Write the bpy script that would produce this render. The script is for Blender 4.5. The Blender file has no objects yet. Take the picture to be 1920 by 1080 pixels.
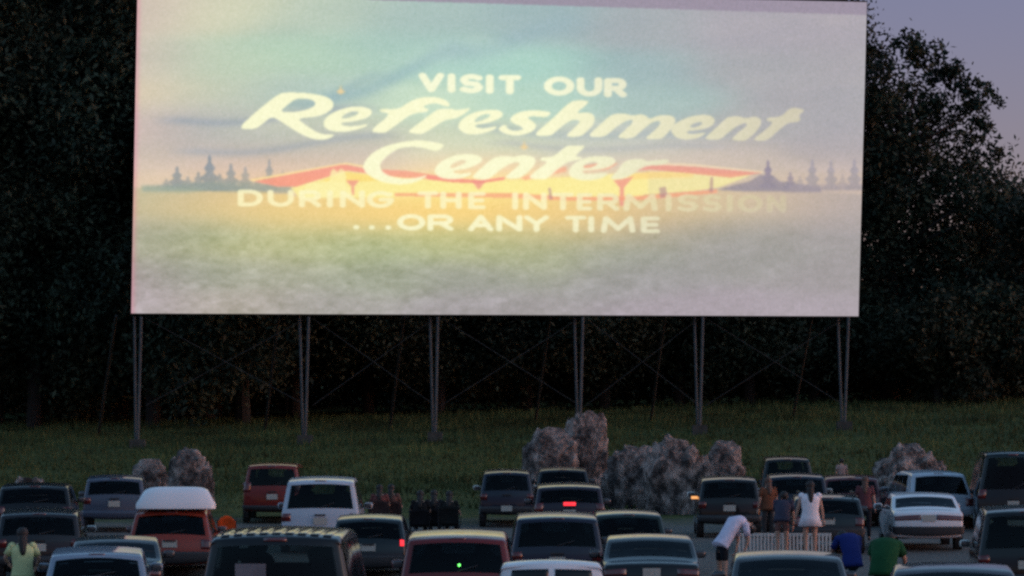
import bpy, bmesh, math, random
import numpy as np
from mathutils import Vector, Matrix, noise
R = math.radians
sc = bpy.context.scene
COL = sc.collection
random.seed(7)
CAMZ, HOR, F = 2.7, 870.0, 6000.0          # camera height, horizon row, focal length in photo pixels

def P(px, py, D):
    return Vector(((px-960)/F*D, D, CAMZ-(py-HOR)/F*D))

GP = [(0,0),(50,0),(62,.08),(66,.22),(76,.72),(90,.93),(98,1.2),(106,2.1),(120,3.7),(136,4.9),(160,6.0),(420,16)]
def g(x, y):
    for (a,b),(c,d) in zip(GP,GP[1:]):
        if y <= c:
            t=(y-a)/(c-a); z=b+(d-b)*t; break
    else: z=GP[-1][1]
    s=min(max((y-98)/22,0),1)
    return z + s*(.026*max(-20,min(20,x)))

# ------------------------------------------------------------------ materials
def nmat(name):
    m=bpy.data.materials.new(name); m.use_nodes=True
    return m, m.node_tree.nodes, m.node_tree.links, m.node_tree.nodes['Principled BSDF']
def M(name, col, rough=.5, metal=0, coat=0, var=.0, scale=8, bump=0, emit=None, es=0, spec=.5):
    m,N,L,b=nmat(name)
    b.inputs['Base Color'].default_value=(*col,1)
    b.inputs['Roughness'].default_value=rough; b.inputs['Metallic'].default_value=metal
    b.inputs['Coat Weight'].default_value=coat; b.inputs['Coat Roughness'].default_value=.08
    b.inputs['Specular IOR Level'].default_value=spec
    if emit:
        b.inputs['Emission Color'].default_value=(*emit,1); b.inputs['Emission Strength'].default_value=es
    if var or bump:
        tc=N.new('ShaderNodeTexCoord'); n=N.new('ShaderNodeTexNoise'); n.inputs['Scale'].default_value=scale
        n.inputs['Detail'].default_value=6; L.new(tc.outputs['Object'],n.inputs['Vector'])
        if var:
            r=N.new('ShaderNodeValToRGB')
            r.color_ramp.elements[0].position=.3; r.color_ramp.elements[1].position=.7
            r.color_ramp.elements[0].color=(*[c*(1-var) for c in col],1)
            r.color_ramp.elements[1].color=(*[min(1,c*(1+var)) for c in col],1)
            L.new(n.outputs['Fac'],r.inputs['Fac']); L.new(r.outputs['Color'],b.inputs['Base Color'])
        if bump:
            bp=N.new('ShaderNodeBump'); bp.inputs['Strength'].default_value=bump; bp.inputs['Distance'].default_value=.05
            L.new(n.outputs['Fac'],bp.inputs['Height']); L.new(bp.outputs['Normal'],b.inputs['Normal'])
    return m
def paint(name,col,rough=.42):
    # dusty car paint: clear coat over uneven base
    m,N,L,b=nmat(name)
    tc=N.new('ShaderNodeTexCoord'); n=N.new('ShaderNodeTexNoise'); n.inputs['Scale'].default_value=3; n.inputs['Detail'].default_value=8
    L.new(tc.outputs['Object'],n.inputs['Vector'])
    mx=N.new('ShaderNodeMix'); mx.data_type='RGBA'
    mx.inputs[6].default_value=(*col,1); mx.inputs[7].default_value=(*[c*.8+.003 for c in col],1)
    L.new(n.outputs['Fac'],mx.inputs[0]); L.new(mx.outputs[2],b.inputs['Base Color'])
    mr=N.new('ShaderNodeMapRange'); mr.inputs[3].default_value=rough-.06; mr.inputs[4].default_value=rough+.14
    L.new(n.outputs['Fac'],mr.inputs[0]); L.new(mr.outputs[0],b.inputs['Roughness'])
    b.inputs['Specular IOR Level'].default_value=.12; b.inputs['Coat IOR'].default_value=1.38
    b.inputs['Coat Weight'].default_value=.85; b.inputs['Coat Roughness'].default_value=.07
    return m
MT={}
MT['glass']=M('tinted_glass',(.006,.009,.011),.10,spec=.28)
MT['tyre']=M('rubber',(.02,.02,.02),.85)
MT['rim']=M('rim_alloy',(.25,.25,.26),.35,metal=.8)
MT['trim']=M('black_plastic',(.02,.02,.022),.55,bump=.1,scale=60)
MT['tail']=M('tail_lamp_red',(.09,.008,.008),.2,coat=.6)
MT['taillit']=M('brake_lamp_lit',(.5,.01,.01),.3,emit=(1,.035,.05),es=.55)
MT['amber']=M('marker_lamp_lit',(.6,.3,.08),.3,emit=(1,.42,.14),es=.4)
MT['greenled']=M('green_led',(.1,.6,.1),.3,emit=(.15,1,.15),es=1.1)
MT['plate']=M('plate_metal',(.36,.36,.32),.5,var=.15,scale=30)
MT['chrome']=M('chrome',(.6,.6,.62),.2,metal=1)
MT['mirror']=M('mirror_face',(.10,.11,.12),.25,metal=.6)
MT['lamp']=M('lamp_glass',(.6,.6,.58),.15,coat=1)
MT['steel']=M('galvanised_steel',(.045,.054,.058),.7,metal=0,var=.3,scale=3)
MT['steeldark']=M('weathered_steel',(.022,.023,.021),.8,var=.4,scale=3)
MT['skin']=M('skin',(.42,.24,.17),.6,var=.08,scale=20)
MT['hair']=M('dark_hair',(.012,.009,.008),.65,bump=.3,scale=60)
MT['brownhair']=M('brown_hair',(.09,.045,.03),.65,bump=.3,scale=60)
def cloth(name,col): return M(name,col,.9,var=.12,scale=9,bump=.25,spec=.2)

def glassmat(name,tint):
    m,N,L,b=nmat(name); N.remove(b); o=[n for n in N if n.type=='OUTPUT_MATERIAL'][0]
    t=N.new('ShaderNodeBsdfTransparent'); t.inputs[0].default_value=(*tint,1)
    g_=N.new('ShaderNodeBsdfGlossy'); g_.inputs['Roughness'].default_value=.06; g_.inputs['Color'].default_value=(.55,.6,.65,1)
    f=N.new('ShaderNodeFresnel'); f.inputs[0].default_value=1.30
    x=N.new('ShaderNodeMixShader'); L.new(f.outputs[0],x.inputs[0]); L.new(t.outputs[0],x.inputs[1]); L.new(g_.outputs[0],x.inputs[2]); L.new(x.outputs[0],o.inputs[0]); return m
MT['seeglass']=glassmat('rear_window_glass',(.40,.46,.44)); MT['clearglass']=glassmat('windscreen_glass',(.80,.85,.83))
MT['interior']=M('dark_upholstery',(.022,.021,.023),.9,var=.2,scale=20)
# ------------------------------------------------------------------ object helpers
def link(name, me, mat=None, parent=None):
    o=bpy.data.objects.new(name,me); COL.objects.link(o)
    if mat:
        me.materials.clear(); me.materials.append(mat)
    if parent: o.parent=parent
    return o
def mesh(name, verts, faces, mat=None, parent=None, smooth=False):
    me=bpy.data.meshes.new(name); me.from_pydata([tuple(v) for v in verts],[],faces); me.update()
    if smooth:
        me.polygons.foreach_set('use_smooth',[True]*len(me.polygons))
    return link(name,me,mat,parent)
def empty(name, loc, rz=0):
    o=bpy.data.objects.new(name,None); COL.objects.link(o); o.empty_display_size=.3
    o.location=loc; o.rotation_euler=(0,0,rz); return o
def tag(o,label,cat,group=None):
    o['label']=label; o['category']=cat
    if group: o['group']=group
    return o
class MB:
    def __init__(s): s.v=[]; s.f=[]
    def add(s,v,f):
        n=len(s.v); s.v+= [Vector(a) for a in v]; s.f+=[tuple(i+n for i in q) for q in f]; return s
    def box(s,c,d,rot=None):
        x,y,z=[a/2 for a in d]; c=Vector(c)
        vs=[Vector((i*x,j*y,k*z)) for i in(-1,1) for j in(-1,1) for k in(-1,1)]
        if rot: vs=[rot@v for v in vs]
        return s.add([v+c for v in vs],[(0,1,3,2),(4,6,7,5),(0,4,5,1),(2,3,7,6),(0,2,6,4),(1,5,7,3)])
    def bar(s,a,b,r,n=8,r2=None):
        a=Vector(a); b=Vector(b); d=(b-a).normalized(); r2=r if r2 is None else r2
        u=d.orthogonal().normalized(); w=d.cross(u)
        vs=[a+(u*math.cos(t)+w*math.sin(t))*r for t in [2*math.pi*i/n for i in range(n)]]
        vs+=[b+(u*math.cos(t)+w*math.sin(t))*r2 for t in [2*math.pi*i/n for i in range(n)]]
        f=[(i,(i+1)%n,n+(i+1)%n,n+i) for i in range(n)]+[tuple(range(n-1,-1,-1)),tuple(range(n,2*n))]
        return s.add(vs,f)
    def ball(s,c,r,nu=12,nv=8,pw=1.0):
        c=Vector(c); vs=[];f=[]
        for j in range(nv+1):
            th=math.pi*j/nv
            for i in range(nu):
                ph=2*math.pi*i/nu
                q=[math.sin(th)*math.cos(ph),math.sin(th)*math.sin(ph),math.cos(th)]; q=[math.copysign(abs(t)**pw,t) for t in q]
                vs.append(c+Vector((r[0]*q[0],r[1]*q[1],r[2]*q[2])))
        for j in range(nv):
            for i in range(nu):
                f.append((j*nu+i,(j+1)*nu+i,(j+1)*nu+(i+1)%nu,j*nu+(i+1)%nu))
        return s.add(vs,f)
    def build(s,name,mat,parent=None,smooth=False): return mesh(name,s.v,s.f,mat,parent,smooth)

# ------------------------------------------------------------------ camera, world, light
cam=bpy.data.cameras.new('camera'); co=bpy.data.objects.new('camera',cam); COL.objects.link(co)
co.location=(0,0,CAMZ); co.rotation_euler=(R(90),0,0)
cam.sensor_width=36; cam.lens=36*F/1920; cam.shift_y=(HOR-540)/1920
cam.clip_start=.5; cam.clip_end=2000
cam.dof.use_dof=True; cam.dof.focus_distance=100; cam.dof.aperture_fstop=8.0
sc.camera=co
w=bpy.data.worlds.new('World'); sc.world=w; w.use_nodes=True
N=w.node_tree.nodes; L=w.node_tree.links
sky=N.new('ShaderNodeTexSky'); sky.sky_type='NISHITA'; sky.sun_disc=False
SUN_E,SUN_R=R(3.8),R(100)
sky.sun_elevation=SUN_E; sky.sun_rotation=SUN_R; sky.ozone_density=3.0; sky.air_density=1.0; sky.dust_density=1.0
hs=N.new('ShaderNodeMix'); hs.data_type='RGBA'; hs.blend_type='MULTIPLY'; hs.inputs[0].default_value=1
# dusk sky: a violet band low down, clearer and paler overhead
tcw=N.new('ShaderNodeTexCoord'); spw=N.new('ShaderNodeSeparateXYZ'); L.new(tcw.outputs['Generated'],spw.inputs[0])
mrw=N.new('ShaderNodeMapRange'); mrw.interpolation_type='SMOOTHSTEP'; mrw.inputs[1].default_value=.14; mrw.inputs[2].default_value=.42; L.new(spw.outputs['Z'],mrw.inputs[0])
tw=N.new('ShaderNodeMix'); tw.data_type='RGBA'; tw.inputs[6].default_value=(1.08,.60,.74,1); tw.inputs[7].default_value=(2.5,1.95,1.62,1)
L.new(mrw.outputs[0],tw.inputs[0]); L.new(tw.outputs[2],hs.inputs[7])
L.new(sky.outputs[0],hs.inputs[6]); L.new(hs.outputs[2],N['Background'].inputs['Color'])
N['Background'].inputs['Strength'].default_value=.12
sun=bpy.data.lights.new('sun','SUN'); sun.energy=.06; sun.angle=R(25); sun.color=(1,.85,.75)
so=bpy.data.objects.new('sun',sun); COL.objects.link(so)
d=Vector((math.sin(SUN_R)*math.cos(R(12)),math.cos(SUN_R)*math.cos(R(12)),math.sin(R(12))))
so.rotation_euler=d.to_track_quat('Z','Y').to_euler()
sc.view_settings.view_transform='Standard'; sc.view_settings.look='None'; sc.view_settings.gamma=1
EXPO=1.5; sc.view_settings.exposure=EXPO
sc.cycles.filter_width=2.6
sc.cycles.max_bounces=5; sc.cycles.diffuse_bounces=2; sc.cycles.glossy_bounces=3
sc.cycles.use_denoising=False

# ------------------------------------------------------------------ ground: one sheet
def ground():
    xs=[-400,-200,-100,-60]+[-40+i*1.0 for i in range(81)]+[60,100,200,400]
    ys=[-60,-20,0,10,20,30,40]+[45+i*1.0 for i in range(106)]+[160,180,220,300,420]
    v=[];f=[]
    for y in ys:
        for x in xs:
            n=noise.noise(Vector((x*.15,y*.15,3)))*.08+noise.noise(Vector((x*.7,y*.7,9)))*.035
            if y<97: n*=.35
            v.append((x,y,g(x,y)+n-.02))
    nx=len(xs)
    for j in range(len(ys)-1):
        for i in range(nx-1): f.append((j*nx+i,j*nx+i+1,(j+1)*nx+i+1,(j+1)*nx+i))
    m,N,L,b=nmat('ground_gravel_and_grass')
    b.inputs['Roughness'].default_value=.95; b.inputs['Specular IOR Level'].default_value=.15
    geo=N.new('ShaderNodeNewGeometry'); sep=N.new('ShaderNodeSeparateXYZ'); L.new(geo.outputs['Position'],sep.inputs[0])
    nz=N.new('ShaderNodeTexNoise'); nz.inputs['Scale'].default_value=.5; nz.inputs['Detail'].default_value=8; L.new(geo.outputs['Position'],nz.inputs['Vector'])
    ad=N.new('ShaderNodeMath'); ad.operation='MULTIPLY_ADD'; ad.inputs[1].default_value=10; L.new(nz.outputs['Fac'],ad.inputs[0]); L.new(sep.outputs['Y'],ad.inputs[2])
    mr=N.new('ShaderNodeMapRange'); mr.inputs[1].default_value=96; mr.inputs[2].default_value=101; L.new(ad.outputs[0],mr.inputs[0])
    gr=N.new('ShaderNodeTexNoise'); gr.inputs['Scale'].default_value=1.1; gr.inputs['Detail'].default_value=10; gr.inputs['Roughness'].default_value=.75; L.new(geo.outputs['Position'],gr.inputs['Vector'])
    r1=N.new('ShaderNodeValToRGB'); e=r1.color_ramp.elements
    e[0].position=.36; e[0].color=(.027,.038,.013,1); e[1].position=.68; e[1].color=(.100,.102,.034,1)
    k=e.new(.5); k.color=(.046,.062,.020,1)
    L.new(gr.outputs['Fac'],r1.inputs['Fac'])
    gv=N.new('ShaderNodeTexNoise'); gv.inputs['Scale'].default_value=18; gv.inputs['Detail'].default_value=5; L.new(geo.outputs['Position'],gv.inputs['Vector'])
    r2=N.new('ShaderNodeValToRGB'); r2.color_ramp.elements[0].color=(.05,.048,.045,1); r2.color_ramp.elements[1].color=(.17,.165,.155,1)
    r2.color_ramp.elements[0].position=.3; r2.color_ramp.elements[1].position=.7
    L.new(gv.outputs['Fac'],r2.inputs['Fac'])
    mx=N.new('ShaderNodeMix'); mx.data_type='RGBA'; L.new(mr.outputs[0],mx.inputs[0]); L.new(r2.outputs[0],mx.inputs[6]); L.new(r1.outputs[0],mx.inputs[7])
    L.new(mx.outputs[2],b.inputs['Base Color'])
    bp=N.new('ShaderNodeBump'); bp.inputs['Distance'].default_value=.06; bp.inputs['Strength'].default_value=.7; L.new(gv.outputs['Fac'],bp.inputs['Height']); L.new(bp.outputs[0],b.inputs['Normal'])
    o=mesh('ground',v,f,m,smooth=True); o['kind']='structure'
ground()
def grass():
    rng=np.random.default_rng(3); n=60000
    X=rng.uniform(-26,26,n); Y=99+rng.power(1.0,n)*38
    v=np.zeros((n*3,3)); 
    for i in range(n):
        x,y=X[i],Y[i]
        if y<103 and rng.random()<.4: y+=4
        z=g(x,y)-.03; a=rng.uniform(0,3.14); h=rng.uniform(.08,.26); wd=rng.uniform(.02,.05)
        if noise.noise(Vector((x*.4,y*.4,1)))>.15: h*=1.6
        c,s=math.cos(a)*wd,math.sin(a)*wd*.5
        v[i*3]=(x-c,y-s,z); v[i*3+1]=(x+c,y+s,z); v[i*3+2]=(x+rng.uniform(-.1,.1),y+rng.uniform(-.1,.1),z+h)
    me=bpy.data.meshes.new('grass'); me.from_pydata(v.tolist(),[],[(3*i,3*i+1,3*i+2) for i in range(n)])
    o=link('grass',me,M('grass_blades',(.058,.072,.024),.8,var=.65,scale=.35,spec=.2))
    o['kind']='stuff'; tag(o,'rough unmown grass growing on the bank below the screen','grass')
grass()

# ------------------------------------------------------------------ the projected picture
def srgb(c): 
    c=np.asarray(c,float)/255.; return np.where(c<=.04045,c/12.92,((c+.055)/1.055)**2.4)
S1=lambda L,o=(430,160),s=5.3333:[(o[0]+x/s,o[1]+y/s) for x,y in L]
S2=lambda L:S1(L,(770,160)); S3=lambda L:S1(L,(1110,160),4.5714); S5=lambda L:S1(L,(850,290),4.5714)
SCRIPT=[  # brush lettering: outlines and their counters, even-odd
 S1([(80,435),(270,260),(500,78),(600,70),(760,75),(900,95),(990,120),(1035,160),(1045,200),(1020,245),(950,290),(850,318),(680,330),(760,395),(850,455),(930,490),(1060,490),(1010,530),(920,550),(830,535),(740,500),(650,450),(560,390),(480,340),(420,315),(340,380),(260,440)]),
 S1([(500,265),(590,190),(660,135),(760,130),(840,150),(865,180),(840,215),(770,245),(650,268)]),
 S1([(940,375),(960,330),(1020,280),(1110,240),(1220,212),(1330,212),(1410,235),(1430,265),(1410,305),(1350,335),(1250,360),(1110,375),(1130,400),(1200,410),(1290,405),(1385,385),(1370,410),(1290,440),(1180,462),(1080,468),(1000,450),(950,420)]),
 S1([(1115,325),(1160,285),(1230,260),(1290,262),(1290,285),(1230,315),(1150,335)]),
 S1([(1390,465),(1620,285),(1505,265),(1505,235),(1690,240),(1800,165),(1880,130),(1980,113),(2080,120),(2160,145),(2205,185),(2200,215),(2140,205),(2080,180),(2000,185),(1930,215),(1990,235),(1985,265),(1880,275),(1800,300),(1700,375),(1590,455),(1550,478)]),
 S2([(-40,470),(80,380),(250,250),(300,235),(430,235),(440,250),(520,240),(600,225),(580,250),(520,300),(440,335),(350,345),(280,385),(200,440),(110,490),(60,485)]),
 S2([(475,400),(500,350),(570,300),(660,262),(780,242),(870,245),(925,275),(915,315),(850,350),(760,380),(640,395),(660,425),(740,432),(860,405),(855,435),(780,465),(680,490),(580,492),(510,465),(480,430)]),
 S2([(635,350),(680,310),(750,285),(795,290),(790,315),(720,350),(650,370)]),
 S2([(870,435),(925,395),(965,400),(960,425),(1000,450),(1060,455),(1130,440),(1110,415),(1050,390),(1000,365),(995,335),(1030,295),(1100,262),(1220,248),(1330,255),(1405,270),(1380,310),(1330,320),(1240,310),(1170,315),(1180,335),(1230,365),(1258,400),(1240,445),(1180,480),(1090,502),(1000,500),(920,475)]),
 S2([(1215,505),(1400,350),(1600,155),(1700,150),(1785,155),(1760,195),(1650,280),(1760,268),(1820,285),(1845,325),(1830,390),(1770,455),(1700,515),(1540,515),(1620,440),(1690,375),(1680,345),(1610,345),(1530,395),(1460,455),(1400,508)]),
 S3([(-46,441),(60,345),(150,262),(200,243),(300,243),(340,262),(420,245),(470,262),(490,290),(570,258),(650,252),(705,270),(718,310),(690,360),(640,420),(590,465),(445,462),(520,400),(590,330),(575,300),(510,320),(430,385),(350,458),(205,452),(280,385),(350,320),(345,290),(280,310),(190,370),(110,445)]),
 S3([(675,395),(690,345),(760,300),(850,265),(950,250),(1030,262),(1055,300),(1040,340),(980,370),(900,385),(810,392),(820,415),(900,415),(985,400),(950,430),(900,455),(800,468),(720,450)]),
 S3([(835,355),(870,325),(930,312),(950,325),(920,350),(860,365)]),
 S3([(960,455),(1040,385),(1130,300),(1170,268),(1270,265),(1310,285),(1400,265),(1450,290),(1450,335),(1410,395),(1350,450),(1310,478),(1185,470),(1250,405),(1330,345),(1320,318),(1250,345),(1180,395),(1100,465),(1020,470)]),
 S3([(1370,470),(1450,410),(1560,320),(1490,300),(1510,275),(1620,270),(1690,200),(1740,190),(1830,210),(1770,260),(1790,290),(1770,315),(1680,320),(1600,385),(1530,450),(1480,478)]),
 [(680,312),(687,298),(700,285),(722,274),(749,267),(777,263),(790,263),(811,266),(835,271),(826,280),(817,284),(804,280),(788,276),(770,275),(748,278),(733,287),(721,297),(712,308),(714,318),(722,326),(736,332),(760,336),(785,333),(804,327),(792,336),(775,343),(755,346),(735,345),(712,340),(694,331),(684,322)],
 S2([(235,860),(260,800),(330,745),(440,700),(560,685),(660,695),(715,725),(710,765),(650,800),(560,835),(420,855),(440,880),(520,885),(610,870),(600,895),(560,915),(450,940),(330,935),(260,905)]),
 S2([(385,820),(430,775),(500,745),(550,745),(555,770),(490,805),(420,830)]),
 S2([(605,920),(700,830),(800,745),(850,715),(980,705),(1020,720),(1120,695),(1220,710),(1255,750),(1230,810),(1160,880),(1080,935),(930,930),(1010,860),(1090,795),(1080,765),(1010,775),(900,840),(780,940),(700,945)]),
 S2([(1160,930),(1270,840),(1380,765),(1290,750),(1310,720),(1430,715),(1530,625),(1580,600),(1750,600),(1720,640),(1640,710),(1720,720),(1690,745),(1570,765),(1480,830),(1380,920),(1340,945)]),
 S5([(985,160),(1010,95),(1080,45),(1180,15),(1290,10),(1370,25),(1395,55),(1370,90),(1300,120),(1200,135),(1100,140),(1120,165),(1200,165),(1310,150),(1325,170),(1280,200),(1180,222),(1080,218),(1010,195)]),
 S5([(1105,110),(1140,75),(1200,60),(1240,70),(1220,95),(1150,118)]),
 S5([(1335,205),(1400,145),(1440,85),(1480,50),(1560,35),(1650,40),(1640,60),(1750,45),(1855,40),(1835,75),(1760,90),(1660,95),(1590,130),(1500,190),(1420,215)]),
]
_arc=lambda cx,cy,rx,ry,a,b,n=14:[(cx+rx*math.cos(R(a+(b-a)*i/n)),cy+ry*math.sin(R(a+(b-a)*i/n))) for i in range(n+1)]
# capital letters as strokes in a unit box, y down
CAPS={'V':[[(0,0),(.5,1),(1,0)]],'I':[[(.5,0),(.5,1)]],'T':[[(0,0),(1,0)],[(.5,0),(.5,1)]],
 'O':[_arc(.5,.5,.5,.5,0,360,26)],'U':[[(0,0),(0,.55)]+_arc(.5,.55,.5,.45,180,0)+[(1,0)]],
 'R':[[(0,1),(0,0),(.6,0)]+_arc(.65,.27,.33,.27,-90,90)+[(0,.54)],[(.5,.54),(1,1)]],
 'S':[[(.96,.1)]+_arc(.5,.25,.46,.25,-60,-180)+[(.2,.47),(.8,.53)]+_arc(.5,.75,.48,.25,0,120)+[(.02,.9)]],
 'D':[[(0,0),(0,1),(.45,1)]+_arc(.45,.5,.55,.5,90,-90)+[(0,0)]],'N':[[(0,1),(0,0),(1,1),(1,0)]],
 'G':[[(.93,.12)]+_arc(.5,.5,.5,.5,-50,-360,24)+[(.55,.52)]],'H':[[(0,0),(0,1)],[(1,0),(1,1)],[(0,.5),(1,.5)]],
 'E':[[(1,0),(0,0),(0,1),(1,1)],[(0,.5),(.9,.5)]],'M':[[(0,1),(.08,0),(.5,.85),(.92,0),(1,1)]],
 'A':[[(0,1),(.5,0),(1,1)],[(.22,.68),(.78,.68)]],'Y':[[(0,0),(.5,.52),(1,0)],[(.5,.5),(.5,1)]],'.':[[(.5,.93),(.5,.97)]]}
def z7(a,b): return 770+a/4.5714,770+b/4.5714
def z4(a,b): return 430+a/4.5714,430+b/4.5714
def z5(a,b): return 850+a/4.5714,850+b/4.5714
def z6(a,b): return 1200+a/4.5714,1200+b/4.5714
LINES=[
 ([('V',*z7(70,285)),('I',*z7(310,390)),('S',*z7(420,620)),('I',*z7(640,715)),('T',*z7(755,945)),('O',*z7(1145,1400)),('U',*z7(1425,1640)),('R',*z7(1660,1850))],lambda x:(137+(x-785)*.028,171+(x-785)*.028),8.4,5.4),
 ([('D',*z4(75,285)),('U',*z4(330,550)),('R',*z4(600,785)),('I',*z4(830,895)),('N',*z4(950,1160)),('G',*z4(1180,1410)),('T',*z4(1615,1790)),('H',826,865),('E',*z5(130,275)),('I',*z5(500,560)),('N',*z5(600,800)),('T',*z5(850,1030)),('E',*z5(1060,1190)),('R',*z5(1235,1420)),('M',*z5(1460,1750)),('I',*z5(1810,1880)),('S',*z6(320,500)),('S',*z6(540,700)),('I',*z6(740,800)),('O',*z6(840,1050)),('N',*z6(1090,1250))],lambda x:(356+(x-446)*.0104,386+(x-446)*.0118),6.3,4.0),
 ([('.',660,676),('.',689,705),('.',720,736),('O',745,797),('R',802,850),('A',878,925),('N',931,979),('Y',983,1029),('T',1060,1099),('I',1101,1116),('M',1127,1191),('E',1202,1237)],lambda x:(402+(x-745)*.010,431+(x-745)*.011),6.3,4.1),
]
SX0,SX1,SY0,SY1=240,1632,-32,600     # pixel box the picture is rasterised in
def poly_mask(X,Y,pts):
    m=np.zeros(X.shape,bool); n=len(pts)
    for i in range(n):
        (x1,y1),(x2,y2)=pts[i],pts[(i+1)%n]
        if y1==y2: continue
        c=((Y>=min(y1,y2))&(Y<max(y1,y2)))&(X<(x2-x1)*(Y-y1)/(y2-y1)+x1)
        m^=c
    return m
def chaikin(p,n=1):
    for _ in range(n):
        q=[]
        for i in range(len(p)):
            a,b=p[i],p[(i+1)%len(p)]
            q+=[(a[0]*.78+b[0]*.22,a[1]*.78+b[1]*.22),(a[0]*.22+b[0]*.78,a[1]*.22+b[1]*.78)]
        p=q
    return p
def fbm(shape,cell,rng,octs=4,ax=1.0):
    h,w_=shape; out=np.zeros(shape); amp=1; tot=0
    for o in range(octs):
        c=cell/2**o; gy=int(h/c)+3; gx=int(w_/(c*ax))+3
        G=rng.standard_normal((gy,gx))
        yy=np.arange(h)/c; xx=np.arange(w_)/(c*ax)
        y0=yy.astype(int); x0=xx.astype(int); fy=(yy-y0)[:,None]; fx=(xx-x0)[None,:]
        fy=fy*fy*(3-2*fy); fx=fx*fx*(3-2*fx)
        A=G[y0][:,x0]; B=G[y0][:,x0+1]; C_=G[y0+1][:,x0]; D_=G[y0+1][:,x0+1]
        out+=amp*((A*(1-fx)+B*fx)*(1-fy)+(C_*(1-fx)+D_*fx)*fy); tot+=amp; amp*=.6
    return out/tot
def blur(A,r):
    k=np.exp(-np.arange(-int(3*r)-1,int(3*r)+2)**2/(2*r*r)); k/=k.sum(); n=len(k)//2
    B=np.zeros_like(A); Pp=np.pad(A,((n,n),(0,0)),'edge')
    for i,q in enumerate(k): B+=q*Pp[i:i+A.shape[0]]
    C_=np.zeros_like(A); Pp=np.pad(B,((0,0),(n,n)),'edge')
    for i,q in enumerate(k): C_+=q*Pp[:,i:i+A.shape[1]]
    return C_
def rbf(X,Y,pts,s=1.0):
    num=np.zeros(X.shape+(3,)); den=np.zeros(X.shape)
    for x,y,*c in pts:
        d2=((X-x)/92)**2+((Y-y)/28)**2
        wt=np.exp(-d2*.7)+.02/(1+d2*d2)
        num+=wt[...,None]*np.array(c); den+=wt
    return num/den[...,None]
def picture():
    W_,H_=SX1-SX0,SY1-SY0
    Y,X=np.mgrid[SY0:SY1,SX0:SX1].astype(float); X+=.5; Y+=.5
    rng=np.random.default_rng(5)
    skyp=[(260,10,214,198,184),(420,15,214,214,188),(600,30,196,208,192),(800,40,180,198,192),(1000,50,172,190,190),(1200,60,178,182,184),(1400,60,183,177,182),(1600,60,182,175,180),
     (260,120,217,202,187),(400,120,198,212,190),(600,100,192,213,192),(730,90,178,203,194),(850,110,184,213,202),(1000,120,182,214,202),(1200,130,172,190,190),(1400,130,180,178,180),(1600,120,180,175,178),
     (270,180,224,206,180),(400,180,206,211,190),(560,178,184,200,192),(800,190,204,222,202),(1000,185,192,216,202),(1250,190,178,196,192),(1500,190,179,175,178),
     (270,235,216,194,184),(380,222,182,184,186),(480,243,208,207,188),(620,235,205,210,190),(900,262,208,216,196),(1200,275,200,202,196),(1400,240,186,184,182),(1560,250,182,177,180),
     (270,285,212,196,182),(400,275,182,180,182),(550,262,182,187,186),(650,284,203,195,188),(870,285,218,216,192),(1100,275,205,208,196),(1350,292,206,193,186),(1560,285,190,180,180),
     (270,325,228,208,188),(450,305,226,198,178),(600,300,222,197,177),(900,320,250,215,170),(1200,310,225,205,185),(1400,312,213,198,182),(1560,330,207,190,182)]
    C0=rbf(X,Y,skyp)
    gp=[(850,392,255,216,132),(720,400,251,216,140),(600,392,244,206,140),(560,408,226,205,150),(490,388,238,206,142),(400,385,224,198,150),(330,378,214,192,152),(270,365,192,192,168),(1050,400,246,208,140),(1180,405,222,192,146),(1300,385,222,198,160),(1420,372,214,195,170),(1520,375,198,180,172),(1600,380,181,171,174),
     (270,430,184,180,164),(400,425,178,186,160),(600,425,203,203,150),(800,432,212,206,145),(950,430,222,206,146),(1080,430,210,196,152),(1250,430,182,176,165),(1400,430,178,172,168),(1600,430,178,170,173),
     (300,465,184,182,158),(450,460,204,200,152),(600,462,196,196,152),(700,465,184,192,156),(900,462,200,202,156),(1000,475,188,190,158),(1150,480,176,176,166),(1400,480,175,170,170),
     (260,515,184,168,174),(350,505,168,172,157),(500,510,180,178,162),(700,515,176,178,162),(900,515,174,173,166),(1200,520,173,168,170),(1600,520,176,168,172),
     (260,580,190,178,182),(450,575,188,178,170),(600,580,182,176,174),(900,580,178,170,174),(1300,580,183,171,181),(1600,580,185,173,183)]
    G0=rbf(X,Y,gp)
    def mixc(A,col,m): return A*(1-m[...,None])+np.array(col,float)*m[...,None]
    # sky streaks
    n1=fbm(X.shape,46,rng,4,3.2)
    C0=C0.mean(-1,keepdims=True)+(C0-C0.mean(-1,keepdims=True))*1.12-3; G0=G0.mean(-1,keepdims=True)+(G0-G0.mean(-1,keepdims=True))*1.02-6*np.clip((Y[...,None]-400)/50,0,1)
    hot=np.exp(-(((X-860)/430)**2+((Y-330)/190)**2))
    def streak(A,x0,y0,x1,y1,wd,col,k):
        t=np.clip((X-x0)/(x1-x0),0,1); yc=y0+(y1-y0)*t+8*np.sin(t*5)
        m=k*np.exp(-((Y-yc)/wd)**2)*np.clip((X-x0+60)/60,0,1)*np.clip((x1+60-X)/60,0,1)
        return mixc(A,col,np.clip(m,0,1))
    C0=streak(C0,630,182,850,98,15,(146,176,188),.5)
    C0=streak(C0,850,98,1060,50,20,(158,182,190),.4)
    C0=streak(C0,560,196,700,150,10,(150,175,182),.45)
    C0=streak(C0,340,226,660,212,8,(158,166,178),.55)
    C0=streak(C0,370,284,700,262,8,(162,168,178),.5)
    C0=streak(C0,900,236,1330,262,10,(168,180,186),.45)
    C0=streak(C0,960,268,1330,282,7,(176,178,184),.4)
    C0=streak(C0,600,160,900,80,22,(200,220,202),.25)
    C0+=hot[...,None]*np.array([8,8,2]); C0+=n1[...,None]*np.array([4.5,3.5,2.5])
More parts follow.
